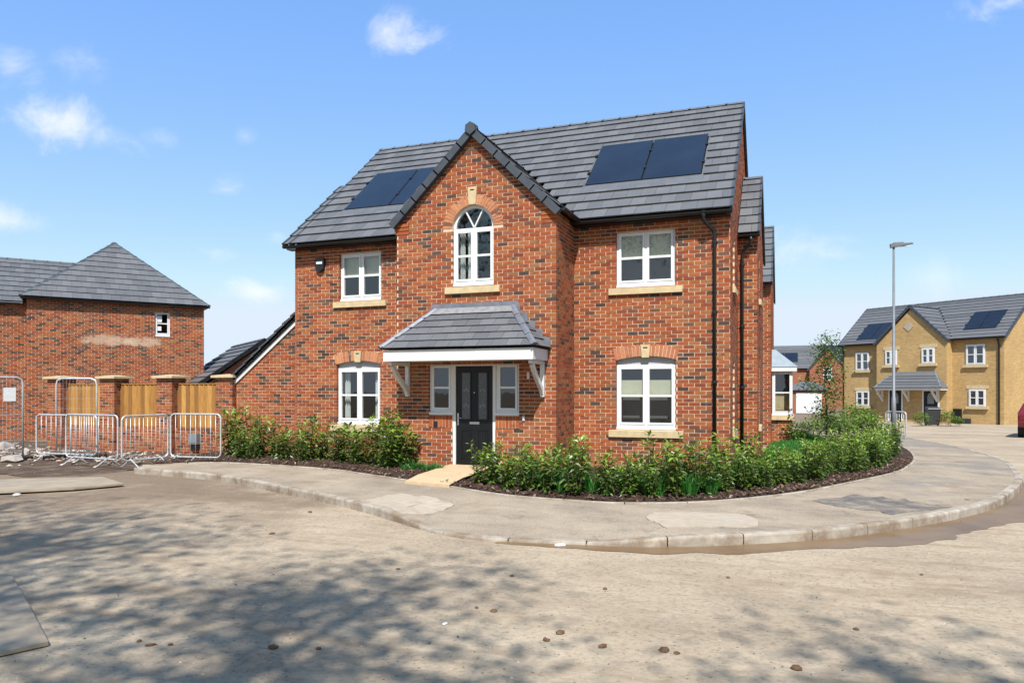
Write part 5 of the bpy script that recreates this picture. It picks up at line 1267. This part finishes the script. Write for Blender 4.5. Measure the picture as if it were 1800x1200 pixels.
ridge_run(yroof, MY @ Vector((bc, bpo - .1, bzk + .04)), MY @ Vector((bc, ybk, bzk + .04)), .45)
for s, x in ((1, .2), (-1, xl - .2)):
    verge_run(yroof, MY @ Vector((x, -.28, YE + .03)), MY @ Vector((x, YD, YRZ + .06)), nry, YX * s, .06, .14)
gutter(YH, MY @ Vector((xl - .15, -.27, YE - .03)), MY @ Vector((bx0 - .05, -.27, YE - .03))); gutter(YH, MY @ Vector((bx1 + .05, -.27, YE - .03)), MY @ Vector((.15, -.27, YE - .03)))
def spx(px, py):
    Mi = Myr.inverted(); q = Mi @ on_plane(px, py, Myr.translation, R3 @ Vector((0, -ysl.z, ysl.y))); return q.x, q.y
for (a, b) in (((1690, 581), (1772, 545)), ((1503, 599), (1566, 568))):
    u0, s0 = spx(*a); u1, s1 = spx(*b); um = spx((a[0] + b[0]) / 2, a[1])[0]; u1 = min(max(u1 - .6, u0 + 2.2), -.6 if a[0] > 1600 else bx0 + .8); solar(YH, Myr, u0 + .1, u1, s0, s1)
def ywin(a, b, off, cols=2, lintel=False, **k):
    x0, z1 = ypt(a[0], a[1], off); x1, z0 = ypt(b[0], b[1], off); Mw = MY @ Matrix.Translation((0, off, 0))
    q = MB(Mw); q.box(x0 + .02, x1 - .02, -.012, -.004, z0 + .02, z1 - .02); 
    w = window(YH, Mw, x0, x1, z0, z1, cols=cols, back=-.075, room=False, subsill=False)
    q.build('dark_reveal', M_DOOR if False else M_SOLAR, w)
    g = MB(Mw); g.box(x0 - .16, x1 + .16, -.14, -.002, z0 - .17, z0 - .01); g.build('sill', M_STONE, w)
    if lintel: g = MB(Mw); g.box(x0 - .16, x1 + .16, -.03, -.002, z1 + .03, z1 + .24); g.build('lintel', M_STONE, w)
ywin((1505, 620), (1528, 650), 0); ywin((1506, 687), (1529, 713), 0, lintel=True); ywin((1699, 606), (1732, 640), 0); ywin((1704, 684), (1733, 714), 0, lintel=True)
ywin((1557, 616), (1577, 641), bpo, lintel=True); ywin((1621, 612), (1643, 638), bpo, lintel=True)
Mb0 = MY @ Matrix.Translation((0, bpo, 0))
for (a, b, lab) in (((1564, 686), (1585, 744), 'black front door behind the lamp column'), ((1624, 687), (1649, 746), 'dark front door with arched glass and a wreath')):
    x0, z1 = ypt(*a, bpo); x1, _ = ypt(*b, bpo); q = MB(Mb0)
    q.box(x0 - .08, x0, -.04, -.002, YG, z1 + .08); q.box(x1, x1 + .08, -.04, -.002, YG, z1 + .08); q.box(x0, x1, -.04, -.002, z1, z1 + .08); df = q.build('door_frame', M_UPVC, YH)
    q = MB(Mb0); q.box(x0, x1, -.022, -.002, YG, z1); d = q.build('door', M_DOOR, YH); d['label'] = lab
    q = MB(Mb0); c = (x0 + x1) / 2; zz = YG + 1.15
    q.prism([(c - .2, zz), (c + .2, zz), (c + .2, zz + .45), (c + .14, zz + .62), (c, zz + .68), (c - .14, zz + .62), (c - .2, zz + .45)], 0, -.03, -.0225); q.build('glazing', M_GREYBOX, d)
x0, z0 = ypt(1538, 686, bpo - .8); x1, _ = ypt(1653, 684, bpo - .8); zt = ypt(1600, 656, bpo)[1]; zb = ypt(1600, 682, bpo - .8)[1]
Ycan = YP('canopy', M_PAINT, lambda q: q.box(x0, x1, bpo - .8, bpo - .003, zb - .12, zb + .02))
can_s = Vector((0, .85, zt - zb)); Mcn = plane_frame(MY @ Vector((x0 - .06, bpo - .86, zb + .02)), YX, R3 @ can_s); LWc = x1 - x0 + .12; cl = can_s.length
q = MB(MY); c0 = [(x0 - .06, bpo - .86, zb + .021), (x1 + .06, bpo - .86, zb + .021), (x1 + .06, bpo, zb + .021), (x0 - .06, bpo, zb + .021), (x0 + .75, bpo, zt + .02), (x1 - .75, bpo, zt + .02)]
q.mesh(c0, [(0, 1, 5, 4), (1, 2, 5), (3, 0, 4)]); q.build('canopy_deck', M_TILE, Ycan)
tile_field(Ycan, Mcn, 5, cl / 5 * .95, .3, lambda s: (.8 * s / cl, LWc - .8 * s / cl), None, seed=125, strip=True)
q = MB(Mb0); q.box(x0 + .7, x1 - .7, -.02, -.002, zt - .06, zt + .1); q.build('flashing', M_LEADLT, Ycan)
ridge_run(Ycan, MY @ Vector((x1 + .06, bpo - .86, zb + .05)), MY @ Vector((x1 - .75, bpo, zt + .05)), .4, .07, .05, M_LEAD, 'hip_tile'); ridge_run(Ycan, MY @ Vector((x0 - .06, bpo - .86, zb + .05)), MY @ Vector((x0 + .75, bpo, zt + .05)), .4, .07, .05, M_LEAD, 'hip_tile')
for px in (1552, 1598, 1648):
    x = ypt(px, 690, bpo)[0]; zz = zb - .12
    q = MB(Mb0); q.box(x - .05, x + .05, -.09, -.003, zz - .72, zz); q.box(x - .045, x + .045, -.72, -.092, zz - .09, zz - .002)
    q.hexa([(x - .04, -.12, zz - .66), (x + .04, -.12, zz - .66), (x + .04, -.03, zz - .56), (x - .04, -.03, zz - .56), (x - .04, -.68, zz - .12), (x + .04, -.68, zz - .12), (x + .04, -.58, zz - .05), (x - .04, -.58, zz - .05)]); q.build('canopy_bracket', M_PAINT, Ycan)
dx, dz = ypt(1597, 574, bpo); q = MB(Mb0); q.prism([(dx - .32, dz), (dx, dz - .32), (dx + .32, dz), (dx, dz + .32)], 0, -.03, -.002); q.build('date_stone', M_PATCH, YH)
for px, off in ((1483.5, 0), (1757, 0)):
    x, _ = ypt(px, 650, off); p0 = MY @ Vector((x, -.22, YE - .05)); p1 = MY @ Vector((x, -.07, YE - .5)); p2 = MY @ Vector((x, -.07, YG)); downpipe(YH, [p0, p1, p2], .05)
for (a, b, m_) in (((1678, 718), (1691, 744), M_DOOR), ((1694, 735), (1707, 746), M_BIN)):
    X0, Z1 = ypt(*a); X1, Z0 = ypt(*b); q = MB(MY); q.box(X0, X1, -.22, -.002, Z0, Z1); q.build('meter_box', m_, YH)

# ================================================================== FAR RED HOUSE AND GARAGE
fr_ = at_depth(1455, 686, 90); FX = (RT * .93 + FW * -.36).normalized(); MFH = frame((fr_.x, fr_.y, 0), FX); FH = thing('far_brick_house', 'distant red brick house with gable and round-headed window behind the young tree', 'house', (fr_.x, fr_.y, gz(fr_.x, fr_.y)))
fz = 1.62 + (686 - 610) * 90 / 1294; fe = 1.62 + (686 - 647) * 90 / 1294; fg = -.7
def FPm(name, mat, fn, parent=None):
    q = MB(); fn(q); return local_part(q, name, mat, parent or FH, MFH)
FPm('gable_wall', M_FARRED, lambda q: q.prism([(-2.05, fg), (-2.05, fe), (0, fz - .3), (2.05, fe), (2.05, fg)], 0, 0, 1.2))
FPm('wall', M_FARRED, lambda q: q.box(-7.6, 2.3, .9, 8, fg, fe))
fro = FPm('roof', M_BLACK, lambda q: (q.mesh([(-8, .6, fe), (2.6, .6, fe), (2.6, 4.4, fz + .5), (-8, 4.4, fz + .5), (2.6, 8.3, fe), (-8, 8.3, fe)], [(0, 1, 2, 3), (3, 2, 4, 5)]), q.mesh([(-2.3, -.15, fe - .1), (0, -.15, fz), (2.3, -.15, fe - .1), (-2.3, 4, fe - .1), (0, 4, fz), (2.3, 4, fe - .1)], [(0, 1, 4, 3), (1, 2, 5, 4)])))
tile_field(fro, plane_frame(MFH @ Vector((-8, .55, fe + .02)), FX, MFH.to_3x3() @ Vector((0, 3.8, fz + .5 - fe))), 12, sqrt(3.8 ** 2 + (fz + .5 - fe) ** 2) / 12, .3, lambda s: (0, 5.9 + 2.1 * s / 5) , None, seed=131, strip=True, th=.03)
for s in (1, -1): verge_run(fro, MFH @ Vector((s * 2.35, -.18, fe - .12)), MFH @ Vector((0, -.18, fz + .08)), 8, MFH.to_3x3() @ Vector((0, -1, 0)), .12, .18)
q = MB(); q.prism([(-.5, 2.9), (.5, 2.9)] + [(cos(radians(a)) * .5, 4.1 + sin(radians(a)) * .5) for a in range(0, 181, 20)], 0, -.05, 0); fw = local_part(q, 'window', M_UPVC, FH, MFH)
for (a, b) in ((-.4, -.05), (.05, .4)):
    for (c, d) in ((3.0, 3.5), (3.6, 4.1), (4.2, 4.42)): q = MB(); q.box(a, b, -.06, -.051, c, d); local_part(q, 'pane', M_SOLAR, fw, MFH)
Mfp = plane_frame(MFH @ Vector((-8, .55, fe + .02)), FX, MFH.to_3x3() @ Vector((0, 3.8, fz + .5 - fe))); solar(FH, Mfp, 1.4, 4.6, 1.3, 3.3)
ga = at_depth(1432, 700, 68); MGa = frame((ga.x, ga.y, 0), FX); GG = thing('garage', 'low red brick garage with white door behind the young tree', 'garage', (ga.x, ga.y, gz(ga.x, ga.y))); gg0 = gz(ga.x, ga.y)
q = MB(); q.box(-2.5, 1.1, 0, 5, gg0 - .2, gg0 + 2.15); local_part(q, 'wall', M_FARRED, GG, MGa)
q = MB(); q.hexa([(-2.8, -.3, gg0 + 2.15), (1.4, -.3, gg0 + 2.15), (1.4, 5.3, gg0 + 2.15), (-2.8, 5.3, gg0 + 2.15), (-1.2, 2.3, gg0 + 2.95), (-.1, 2.3, gg0 + 2.95), (-.1, 2.7, gg0 + 2.95), (-1.2, 2.7, gg0 + 2.95)]); local_part(q, 'roof', M_TILE, GG, MGa)
q = MB(); q.box(-1.6, .6, -.05, -.002, gg0, gg0 + 1.9); gd = local_part(q, 'garage_door', M_UPVC, GG, MGa)
for k in range(4): q = MB(); q.box(-1.52, .52, -.065, -.051, gg0 + .08 + k * .46, gg0 + .48 + k * .46); local_part(q, 'door_panel', M_UPVC, gd, MGa)

# ================================================================== STREET LAMP, BARRIER, BIN, CAR
lb = at_depth(1571, 700, 26); lg = gz(lb.x, lb.y); zt_ = 1.62 + (686.5 - 434) * 26 / FPX
SLm = thing('street_lamp', 'tall grey steel street lamp column with flat LED head', 'street lamp', (lb.x, lb.y, lg))
q = MB(); q.tube([(lb.x, lb.y, lg), (lb.x, lb.y, lg + 1.6), (lb.x, lb.y, lg + 1.62), (lb.x, lb.y, zt_)], [.075, .075, .055, .036], 12); q.build('column', M_LAMP, SLm, True)
hd = (RT * .95 + FW * -.3).normalized(); ML_ = frame((lb.x, lb.y, zt_), hd)
q = MB(ML_); q.hexa([(-.10, -.10, -.03), (.62, -.05, .07), (.62, .05, .07), (-.10, .10, -.03), (-.12, -.11, .10), (.58, -.06, .115), (.58, .06, .115), (-.12, .11, .10)]); q.build('lamp_head', M_LAMP, SLm)
q = MB(ML_); q.box(-.02, .3, -.07, .07, .105, .15); q.build('control_box', M_LAMP, SLm)
q = MB(ML_); q.box(.05, .50, -.04, .04, -.005, .012); q.build('led_panel', M_UPVC, SLm)
bb = on_z(1557, 772, -.2); bb2 = bb + (RT * .34 + FW * -.94).normalized() * .9; bb.z = bb2.z = -.2
t = barrier(bb, bb2, 1.05, 'pale steel crowd barrier standing end-on beside the street lamp', nb=8, rt=.024); del t['group']
def prism_yz(q, prof, x0, x1): n = len(prof); P = [(x0, y, z) for y, z in prof] + [(x1, y, z) for y, z in prof]; q.mesh(P, [tuple(range(n - 1, -1, -1)), tuple(range(n, 2 * n))] + [(i, (i + 1) % n, (i + 1) % n + n, i + n) for i in range(n)])
bn = on_ground(1640, 748); MBn = frame((bn.x, bn.y, bn.z), (RT * .96 + FW * -.28))
WB = thing('wheelie_bin', 'charcoal wheelie bin standing before the yellow house door', 'bin', bn)
q = MB(MBn); q.hexa([(-.25, -.28, .06), (.25, -.28, .06), (.25, .28, .06), (-.25, .28, .06), (-.31, -.36, .93), (.31, -.36, .93), (.31, .34, .93), (-.31, .34, .93)]); q.build('body', M_BIN, WB)
q = MB(MBn); q.hexa([(-.33, -.40, .932), (.33, -.40, .932), (.33, .38, .932), (-.33, .38, .932), (-.32, -.38, .97), (.32, -.38, .97), (.30, .36, 1.06), (-.30, .36, 1.06)]); q.build('lid', M_BIN, WB)
q = MB(MBn); q.tube([(-.26, .42, .98), (.26, .42, .98)], .018, 8); q.build('handle', M_BIN, WB)
for s in (-1, 1): q = MB(MBn); q.tube([(s * .27, .25, .10), (s * .33, .25, .10)], .10, 14); q.build('wheel', M_TYRE, WB)
# parked car at the right-hand edge
cp = on_ground(1884, 771); cdir = (RT * .62 + FW * .78).normalized()
CR = thing('car', 'maroon car cut off by the right edge of the picture', 'car', cp); MC = frame(cp, cdir)      # local x = forward, from the tail
q = MB(MC); yw_ = .86
prof = [(-.72, .42), (-.78, .62), (-.74, .92), (-.62, 1.02), (-.42, 1.38), (-.2, 1.47), (1.1, 1.48), (1.75, 1.08), (2.9, .92), (3.2, .75), (3.25, .42)]
def section(z): return yw_ - (.05 if z < .55 else 0) - max(0, z - .95) * .42
n = len(prof); P = []
for s in (-1, 1):
    for (x, z) in prof: P.append((x, s * section(z) + yw_, z))
for s in (-.55, .55):
    pass
q.mesh(P, [tuple(range(n)), tuple(range(2 * n - 1, n - 1, -1))] + [(i, i + n, (i + 1) % n + n, (i + 1) % n) for i in range(n)]); body = q.build('body', M_CARPAINT, CR)
bv = body.modifiers.new('bevel', 'BEVEL'); bv.width = .06; bv.segments = 3; bv.limit_method = 'ANGLE'
for s in (-1, 1):
    for (xa, xb) in ((-.3, .42), (.48, 1.35)):
        q = MB(MC); f = lambda x, z: (x, yw_ + s * (section(z) + .008), z)
        q.poly([f(xa, 1.03), f(xb + .15 * (xb > 1), 1.03), f(xb - .15 * (xb > 1), 1.38), f(xa + .1 * (xa < 0), 1.38)]); q.build('side_window', M_SOLAR, CR)
    q = MB(MC); q.box(-.79, -.70, yw_ + s * .66 - .12, yw_ + s * .66 + .12, .72, .92); q.build('tail_light', M_CARPAINT, CR)
    for x in (.0, 2.55):
        y = yw_ + s * (yw_ - .09)
        q = MB(MC); q.tube([(x, y - .10, .31), (x, y + .10, .31)], .31, 24); wh = q.build('wheel', M_TYRE, CR, False)
        q = MB(MC); q.tube([(x, y + s * .095, .31), (x, y + s * .105, .31)], .20, 18); q.build('rim', M_STEEL, wh)
q = MB(MC); q.poly([(-.625, yw_ - .6, 1.06), (-.625, yw_ + .6, 1.06), (-.45, yw_ + .52, 1.34), (-.45, yw_ - .52, 1.34)]); q.build('rear_window', M_SOLAR, CR)

# ================================================================== PLANTS
rp = random.Random(404)
def add_leaf(q, p, d, n, l, w, tone, fold=.25):
    d = d.normalized(); s = d.cross(n)
    if s.length < 1e-3: s = d.cross(Vector((.3, .8, .1)))
    s.normalize(); n = s.cross(d).normalized()
    a = p; m = p + d * (l * .5) - n * (l * .06); tip = p + d * l - n * (l * .18)
    L = p + d * (l * .45) + s * w + n * (w * fold); R_ = p + d * (l * .45) - s * w + n * (w * fold)
    q.mesh([a, L, tip, R_, m], [(0, 4, 1), (1, 4, 2), (2, 4, 3), (3, 4, 0)], tone)
def laurel_mesh(seed, h=.85, spread=.24, ns=8, per=36):
    r = random.Random(seed); bias = r.uniform(-.08, .16); q = MB(); st = MB()
    for i in range(ns):
        a = r.uniform(0, 6.28); rad = spread * sqrt(r.random()); hh = h * r.uniform(.55, 1.0) * (1.0 if i else 1.06)
        p0 = Vector((cos(a) * rad * .25, sin(a) * rad * .25, -.02)); p1 = Vector((cos(a) * rad, sin(a) * rad, hh)); mid = p0.lerp(p1, .5) + Vector((r.uniform(-.05, .05), r.uniform(-.05, .05), 0))
        pts = [p0, mid, p1]; st.tube(pts, [.008, .006, .003], 5)
        for k in range(per):
            t = (k + r.random()) / per; t = .06 + .94 * t; p = p0.lerp(mid, t * 2) if t < .5 else mid.lerp(p1, t * 2 - 1)
            b = r.uniform(0, 6.28); elev_ = r.uniform(-.35, .55) + (.55 if t > .85 else 0)
            d = Vector((cos(b) * cos(elev_), sin(b) * cos(elev_), sin(elev_)))
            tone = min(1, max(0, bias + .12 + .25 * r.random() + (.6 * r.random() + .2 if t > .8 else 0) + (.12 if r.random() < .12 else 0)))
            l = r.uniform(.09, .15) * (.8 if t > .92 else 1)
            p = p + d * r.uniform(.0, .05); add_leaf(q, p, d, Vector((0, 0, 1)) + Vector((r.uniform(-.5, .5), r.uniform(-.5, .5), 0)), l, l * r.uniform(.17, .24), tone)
    return q.data('leaves', M_LAUREL), st.data('stems', M_STEM)
LV = [laurel_mesh(500 + i, h=[.86, .78, .95, .70, .88, .82, .98][i], ns=[8, 9, 7, 8, 9, 8, 7][i]) for i in range(7)]
def plant(name, label, cat, loc, rz, s, lm, sm, group):
    t = thing(name, label, cat, loc, rz, group); Mx = t.matrix_basis @ Matrix.Scale(s, 4)
    o = inst('leaves', lm, Mx, t); o['kind'] = 'stuff'
    if sm: inst('stems', sm, Mx, t)
    return t
# left-hand bed
lx = [(408, 800, .95), (432, 800, .95), (458, 801, .85), (486, 803, .72), (515, 803, .68), (543, 806, .82), (570, 808, .68), (608, 812, .78), (641, 815, .84), (664, 818, .95), (690, 819, 1.02), (706, 822, .8), (447, 806, .6), (530, 812, .55), (420, 806, .62), (592, 812, .6), (626, 816, .6), (678, 823, .7), (500, 808, .58)]
k = 0
for (x, y, s) in sorted(lx):
    p = on_z(x, y - 1, .02); p.z = .0; j = rp.randrange(7)
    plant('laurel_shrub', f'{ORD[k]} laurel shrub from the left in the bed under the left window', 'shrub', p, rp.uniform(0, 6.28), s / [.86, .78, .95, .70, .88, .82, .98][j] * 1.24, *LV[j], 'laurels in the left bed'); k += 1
# corner bed: rows that follow the curved edging
def rows(off, step, start, end, sc, word, jit=.08):
    path = []
    E_ = [p for p in ER]
    for i in range(len(E_)):
        t = (E_[min(len(E_) - 1, i + 1)] - E_[max(0, i - 1)]).normalized(); path.append(E_[i] + Vector((-t.y, t.x, 0)) * off)
    n = max(1, int(plen(path) / step)); P = resample(path, n); k = 0
    for i in range(n + 1):
        if not (start <= i * step <= end): continue
        p = P[i] + Vector((rp.uniform(-jit, jit), rp.uniform(-jit, jit), 0)); z = 0 if p.y < 3 else lev(p) + .15
        j = rp.randrange(7); sc_ = sc * rp.uniform(.72, 1.16) * (1 if i * step < 5.5 else .90 if i * step < 9.5 else .92)
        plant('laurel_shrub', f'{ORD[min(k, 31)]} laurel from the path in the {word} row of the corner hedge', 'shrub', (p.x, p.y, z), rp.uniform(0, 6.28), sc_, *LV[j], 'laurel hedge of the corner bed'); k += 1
rows(.50, .42, .35, 13.0, .86, 'front')
rows(.95, .44, .4, 12.8, .95, 'second')
rows(1.42, .52, .5, 9.0, .84, 'third')
for (x, y, sc_, wd) in ((1553, 812, .95, 'at the far tip of the hedge, nearest the kerb'), (1566, 805, 1.0, 'at the far tip of the hedge, in front of the lamp column'), (1574, 798, .95, 'at the far tip of the hedge, right of the lamp column'), (1556, 796, 1.0, 'at the far tip of the hedge, left of the lamp column')):
    p = on_z(x, y, -.04); plant('laurel_shrub', 'laurel ' + wd, 'shrub', (p.x, p.y, lev(p) + .14), rp.uniform(0, 6.28), sc_, *LV[rp.randrange(7)], 'laurel hedge of the corner bed')
# grass tufts
def tuft_mesh(seed, h=.42, n=70, sp=.10):
    r = random.Random(seed); q = MB()
    for i in range(n):
        a = r.uniform(0, 6.28); rad = sp * sqrt(r.random()); p = Vector((cos(a) * rad, sin(a) * rad, -.01)); b = a + r.uniform(-.6, .6)
        l = h * r.uniform(.5, 1.05); out = r.uniform(.15, .95) * l; w = r.uniform(.005, .011); s = Vector((-sin(b), cos(b), 0)) * w
        m_ = p + Vector((cos(b) * out * .35, sin(b) * out * .35, l * .62)); tp = p + Vector((cos(b) * out, sin(b) * out, l)); t = r.random()
        q.mesh([p - s, p + s, m_ + s * .8, m_ - s * .8, tp], [(0, 1, 2, 3), (3, 2, 4)], t)
    return q.data('blades', M_GRASS)
TU = [tuft_mesh(i) for i in range(4)]
for k, (x, y, s) in enumerate([(945, 862, .8), (985, 868, 1.0), (1045, 868, .9), (1100, 872, 1.05), (1157, 874, .95), (1210, 872, 1.0), (1250, 872, .8)]):
    p = on_z(x, y - 4, .02); t = thing('grass_tuft', f'{ORD[k]} bright green grass tuft from the path, among the hedge stems', 'grass tuft', (p.x, p.y, 0), rp.uniform(0, 6), 'grass tufts in the hedge')
    for j in range(2):
        o = inst('blades', TU[(k + j) % 4], t.matrix_basis @ Matrix.Translation((.12 * j, .05 * j, 0)) @ Matrix.Scale(s, 4), t); o['kind'] = 'stuff'
for k, (x, y, s, lb_) in enumerate([(735, 826, .5, 'clump of bright green grass at the wall beside the path'), (757, 826, .45, 'lower clump of bright green grass right beside the path')]):
    p = on_z(x, y, .02); t = thing('grass_clump', lb_, 'grass', (p.x, p.y, 0), 0)
    for j in range(7): o = inst('blades', TU[j % 4], t.matrix_basis @ Matrix.Translation((rp.uniform(-.32, .32), rp.uniform(-.2, .25), 0)) @ Matrix.Rotation(rp.uniform(0, 6), 4, 'Z') @ Matrix.Scale(s * rp.uniform(.7, 1.1), 4), t); o['kind'] = 'stuff'
# grass of the side lawn
q = MB(); LA, LBp = resample(INN, 200), resample(LW_B, 200)
for i in range(16000):
    k = rp.randrange(190); p = LA[k].lerp(LBp[k], rp.random()); a = rp.uniform(0, 6.28); l = rp.uniform(.05, .10); z0 = (.012 if p.y < 3 else lev(p) + .162) - .012
    s_ = Vector((cos(a), sin(a), 0)) * .009; d = Vector((rp.uniform(-.03, .03), rp.uniform(-.03, .03), l)); b0 = Vector((p.x, p.y, z0)); q.mesh([b0 - s_, b0 + s_, b0 + d], [(0, 1, 2)], rp.random())
o = q.build('lawn_grass', M_GRASS, kind='stuff'); tag(o, 'mown bright green lawn beside the white bay window', 'grass')
# bushes along the side road
def bush_mesh(seed, rx, rz, n, mat):
    r = random.Random(seed); q = MB()
    for i in range(n):
        d = Vector((r.gauss(0, 1), r.gauss(0, 1), r.gauss(0, 1))).normalized() * (r.random() ** .35); k_ = 1 + .3 * noise.noise(d * 2.3 + Vector((seed, 0, 0)))
        p = Vector((d.x * rx * k_, d.y * rx * k_, rz * (1 + d.z * k_) * .5)); b = r.uniform(0, 6.28); e_ = r.uniform(-.3, .9)
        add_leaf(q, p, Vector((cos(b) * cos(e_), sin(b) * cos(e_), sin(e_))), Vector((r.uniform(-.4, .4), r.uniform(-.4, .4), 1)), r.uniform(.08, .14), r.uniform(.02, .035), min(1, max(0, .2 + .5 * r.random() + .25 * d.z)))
    return q.data('leaves', mat)
BM = [bush_mesh(i, .5, .8, 650, M_LAUREL) for i in range(3)]
bs = [(1400, 752, 25, .9, 'round bush at the corner of the lawn by the bay window'), (1425, 752, 27, 1.0, 'dark bush left of the young tree'), (1478, 764, 25, 1.2, 'dark leafy bush just right of the young tree trunk'), (1505, 764, 26, 1.3, 'dense bush behind the hedge below the left yellow window'), (1535, 764, 26, 1.15, 'bush between the hedge and the pale end-on barrier'), (1500, 748, 38, 1.5, 'shrub at the foot of the yellow house left window'), (1528, 748, 40, 1.1, 'low shrub beside the dark meter cupboard of the yellow house'),
      (1620, 746, 40, .9, 'leafy plant left of the wheelie bin'), (1664, 744, 40.5, 1.0, 'leafy plant right of the wheelie bin'), (1684, 749, 40, .6, 'low weeds by the brown meter box'), (1455, 745, 30, 1.2, 'bush behind the young tree')]
for k, (x, y, Z, s, lb_) in enumerate(bs):
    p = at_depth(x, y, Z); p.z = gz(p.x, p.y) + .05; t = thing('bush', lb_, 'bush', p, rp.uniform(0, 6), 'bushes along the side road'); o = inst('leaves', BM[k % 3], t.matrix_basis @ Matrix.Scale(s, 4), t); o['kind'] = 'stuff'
# trees
def tree(name, label, loc, H_, crown_r, crown_z, nl, leaf, mat, seed, trunk_r=.2, limbs=9, group=None, droop=0, clump=.8, sparse=1.0):
    r = random.Random(seed); t = thing(name, label, 'tree', loc, 0, group); Mx = t.matrix_basis.copy()
    q = MB(Mx); q.tube([(0, 0, -.1), (.03, .02, H_ * .25), (-.04, .05, H_ * .55), (0, 0, H_ * .95)], [trunk_r, trunk_r * .8, trunk_r * .5, trunk_r * .1], 9); q.build('trunk', M_BARK, t, True)
    ends = []; q = MB(Mx)
    for i in range(limbs):
        f = crown_z[0] + (crown_z[1] - crown_z[0]) * (i + .5) / limbs; z = H_ * f * .9; a = i * 2.4 + r.uniform(-.4, .4)
        rr_ = crown_r * sin(pi * min(1, max(.12, (f - crown_z[0]) / (crown_z[1] - crown_z[0]) * .8 + .15))) * r.uniform(.7, 1.1)
        e = Vector((cos(a) * rr_, sin(a) * rr_, z + rr_ * .45)); m_ = Vector((e.x * .5, e.y * .5, z + rr_ * .3)); q.tube([(0, 0, z), m_, e], [trunk_r * .32, trunk_r * .2, trunk_r * .05], 6)
        for k in range(4):
            u = r.uniform(.35, 1.05); c = Vector((0, 0, z)).lerp(e, u) + Vector((r.gauss(0, 1), r.gauss(0, 1), r.gauss(0, .8))) * crown_r * .16; ends.append(c); q.tube([Vector((0, 0, z)).lerp(e, u * .7), c], [trunk_r * .1, trunk_r * .03], 4)
    q.build('limbs', M_BARK, t, True, kind='stuff'); q = MB(Mx)
    for i in range(nl):
        c = ends[r.randrange(len(ends))]; d = Vector((r.gauss(0, 1), r.gauss(0, 1), r.gauss(0, .8))) * clump * .5; p = c + d; b = r.uniform(0, 6.28); e_ = r.uniform(-.6, .8)
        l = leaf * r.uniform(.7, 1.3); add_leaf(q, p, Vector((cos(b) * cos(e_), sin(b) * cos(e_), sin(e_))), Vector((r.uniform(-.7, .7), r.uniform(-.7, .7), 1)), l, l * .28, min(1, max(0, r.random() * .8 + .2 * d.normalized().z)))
    o = q.build('crown', mat, t, kind='stuff'); return t
yt = at_depth(1452, 760, 24); yt.z = gz(yt.x, yt.y)
tree('young_tree', 'slim young tree with sparse light green leaves beside the lawn', yt, 3.9, .56, (.18, 1.0), 2200, .10, M_YOUNG, 601, .035, 11, clump=.36)
# trees on the near side of the road, behind the camera: their shade falls on the road and they mirror in the panes
for k, (x, y, hh, rr_, nl) in enumerate([(-3.2, -21.0, 18, 3.2, 11000), (-7.6, -20.6, 18.5, 3.6, 12000), (5.2, -20.6, 15.0, 2.3, 5200), (11, -26, 16, 4, 7000), (-15, -23, 17, 4, 7000), (1.0, -21.0, 16.5, 2.7, 8500)]):
    tree('roadside_tree', f'{["tall leafy tree behind the camera, shading the left of the road", "broad tree farther left behind the camera", "loose thin-crowned tree behind the camera on the right", "tree far right behind the camera", "tree far left behind the camera", "tree straight behind the camera"][k]}', (x, y, -.15), hh, rr_, (.48, 1.0), int(nl * .50), .155, M_TREELEAF, 700 + k, .22, 19, 'roadside trees behind the camera', clump=1.0)
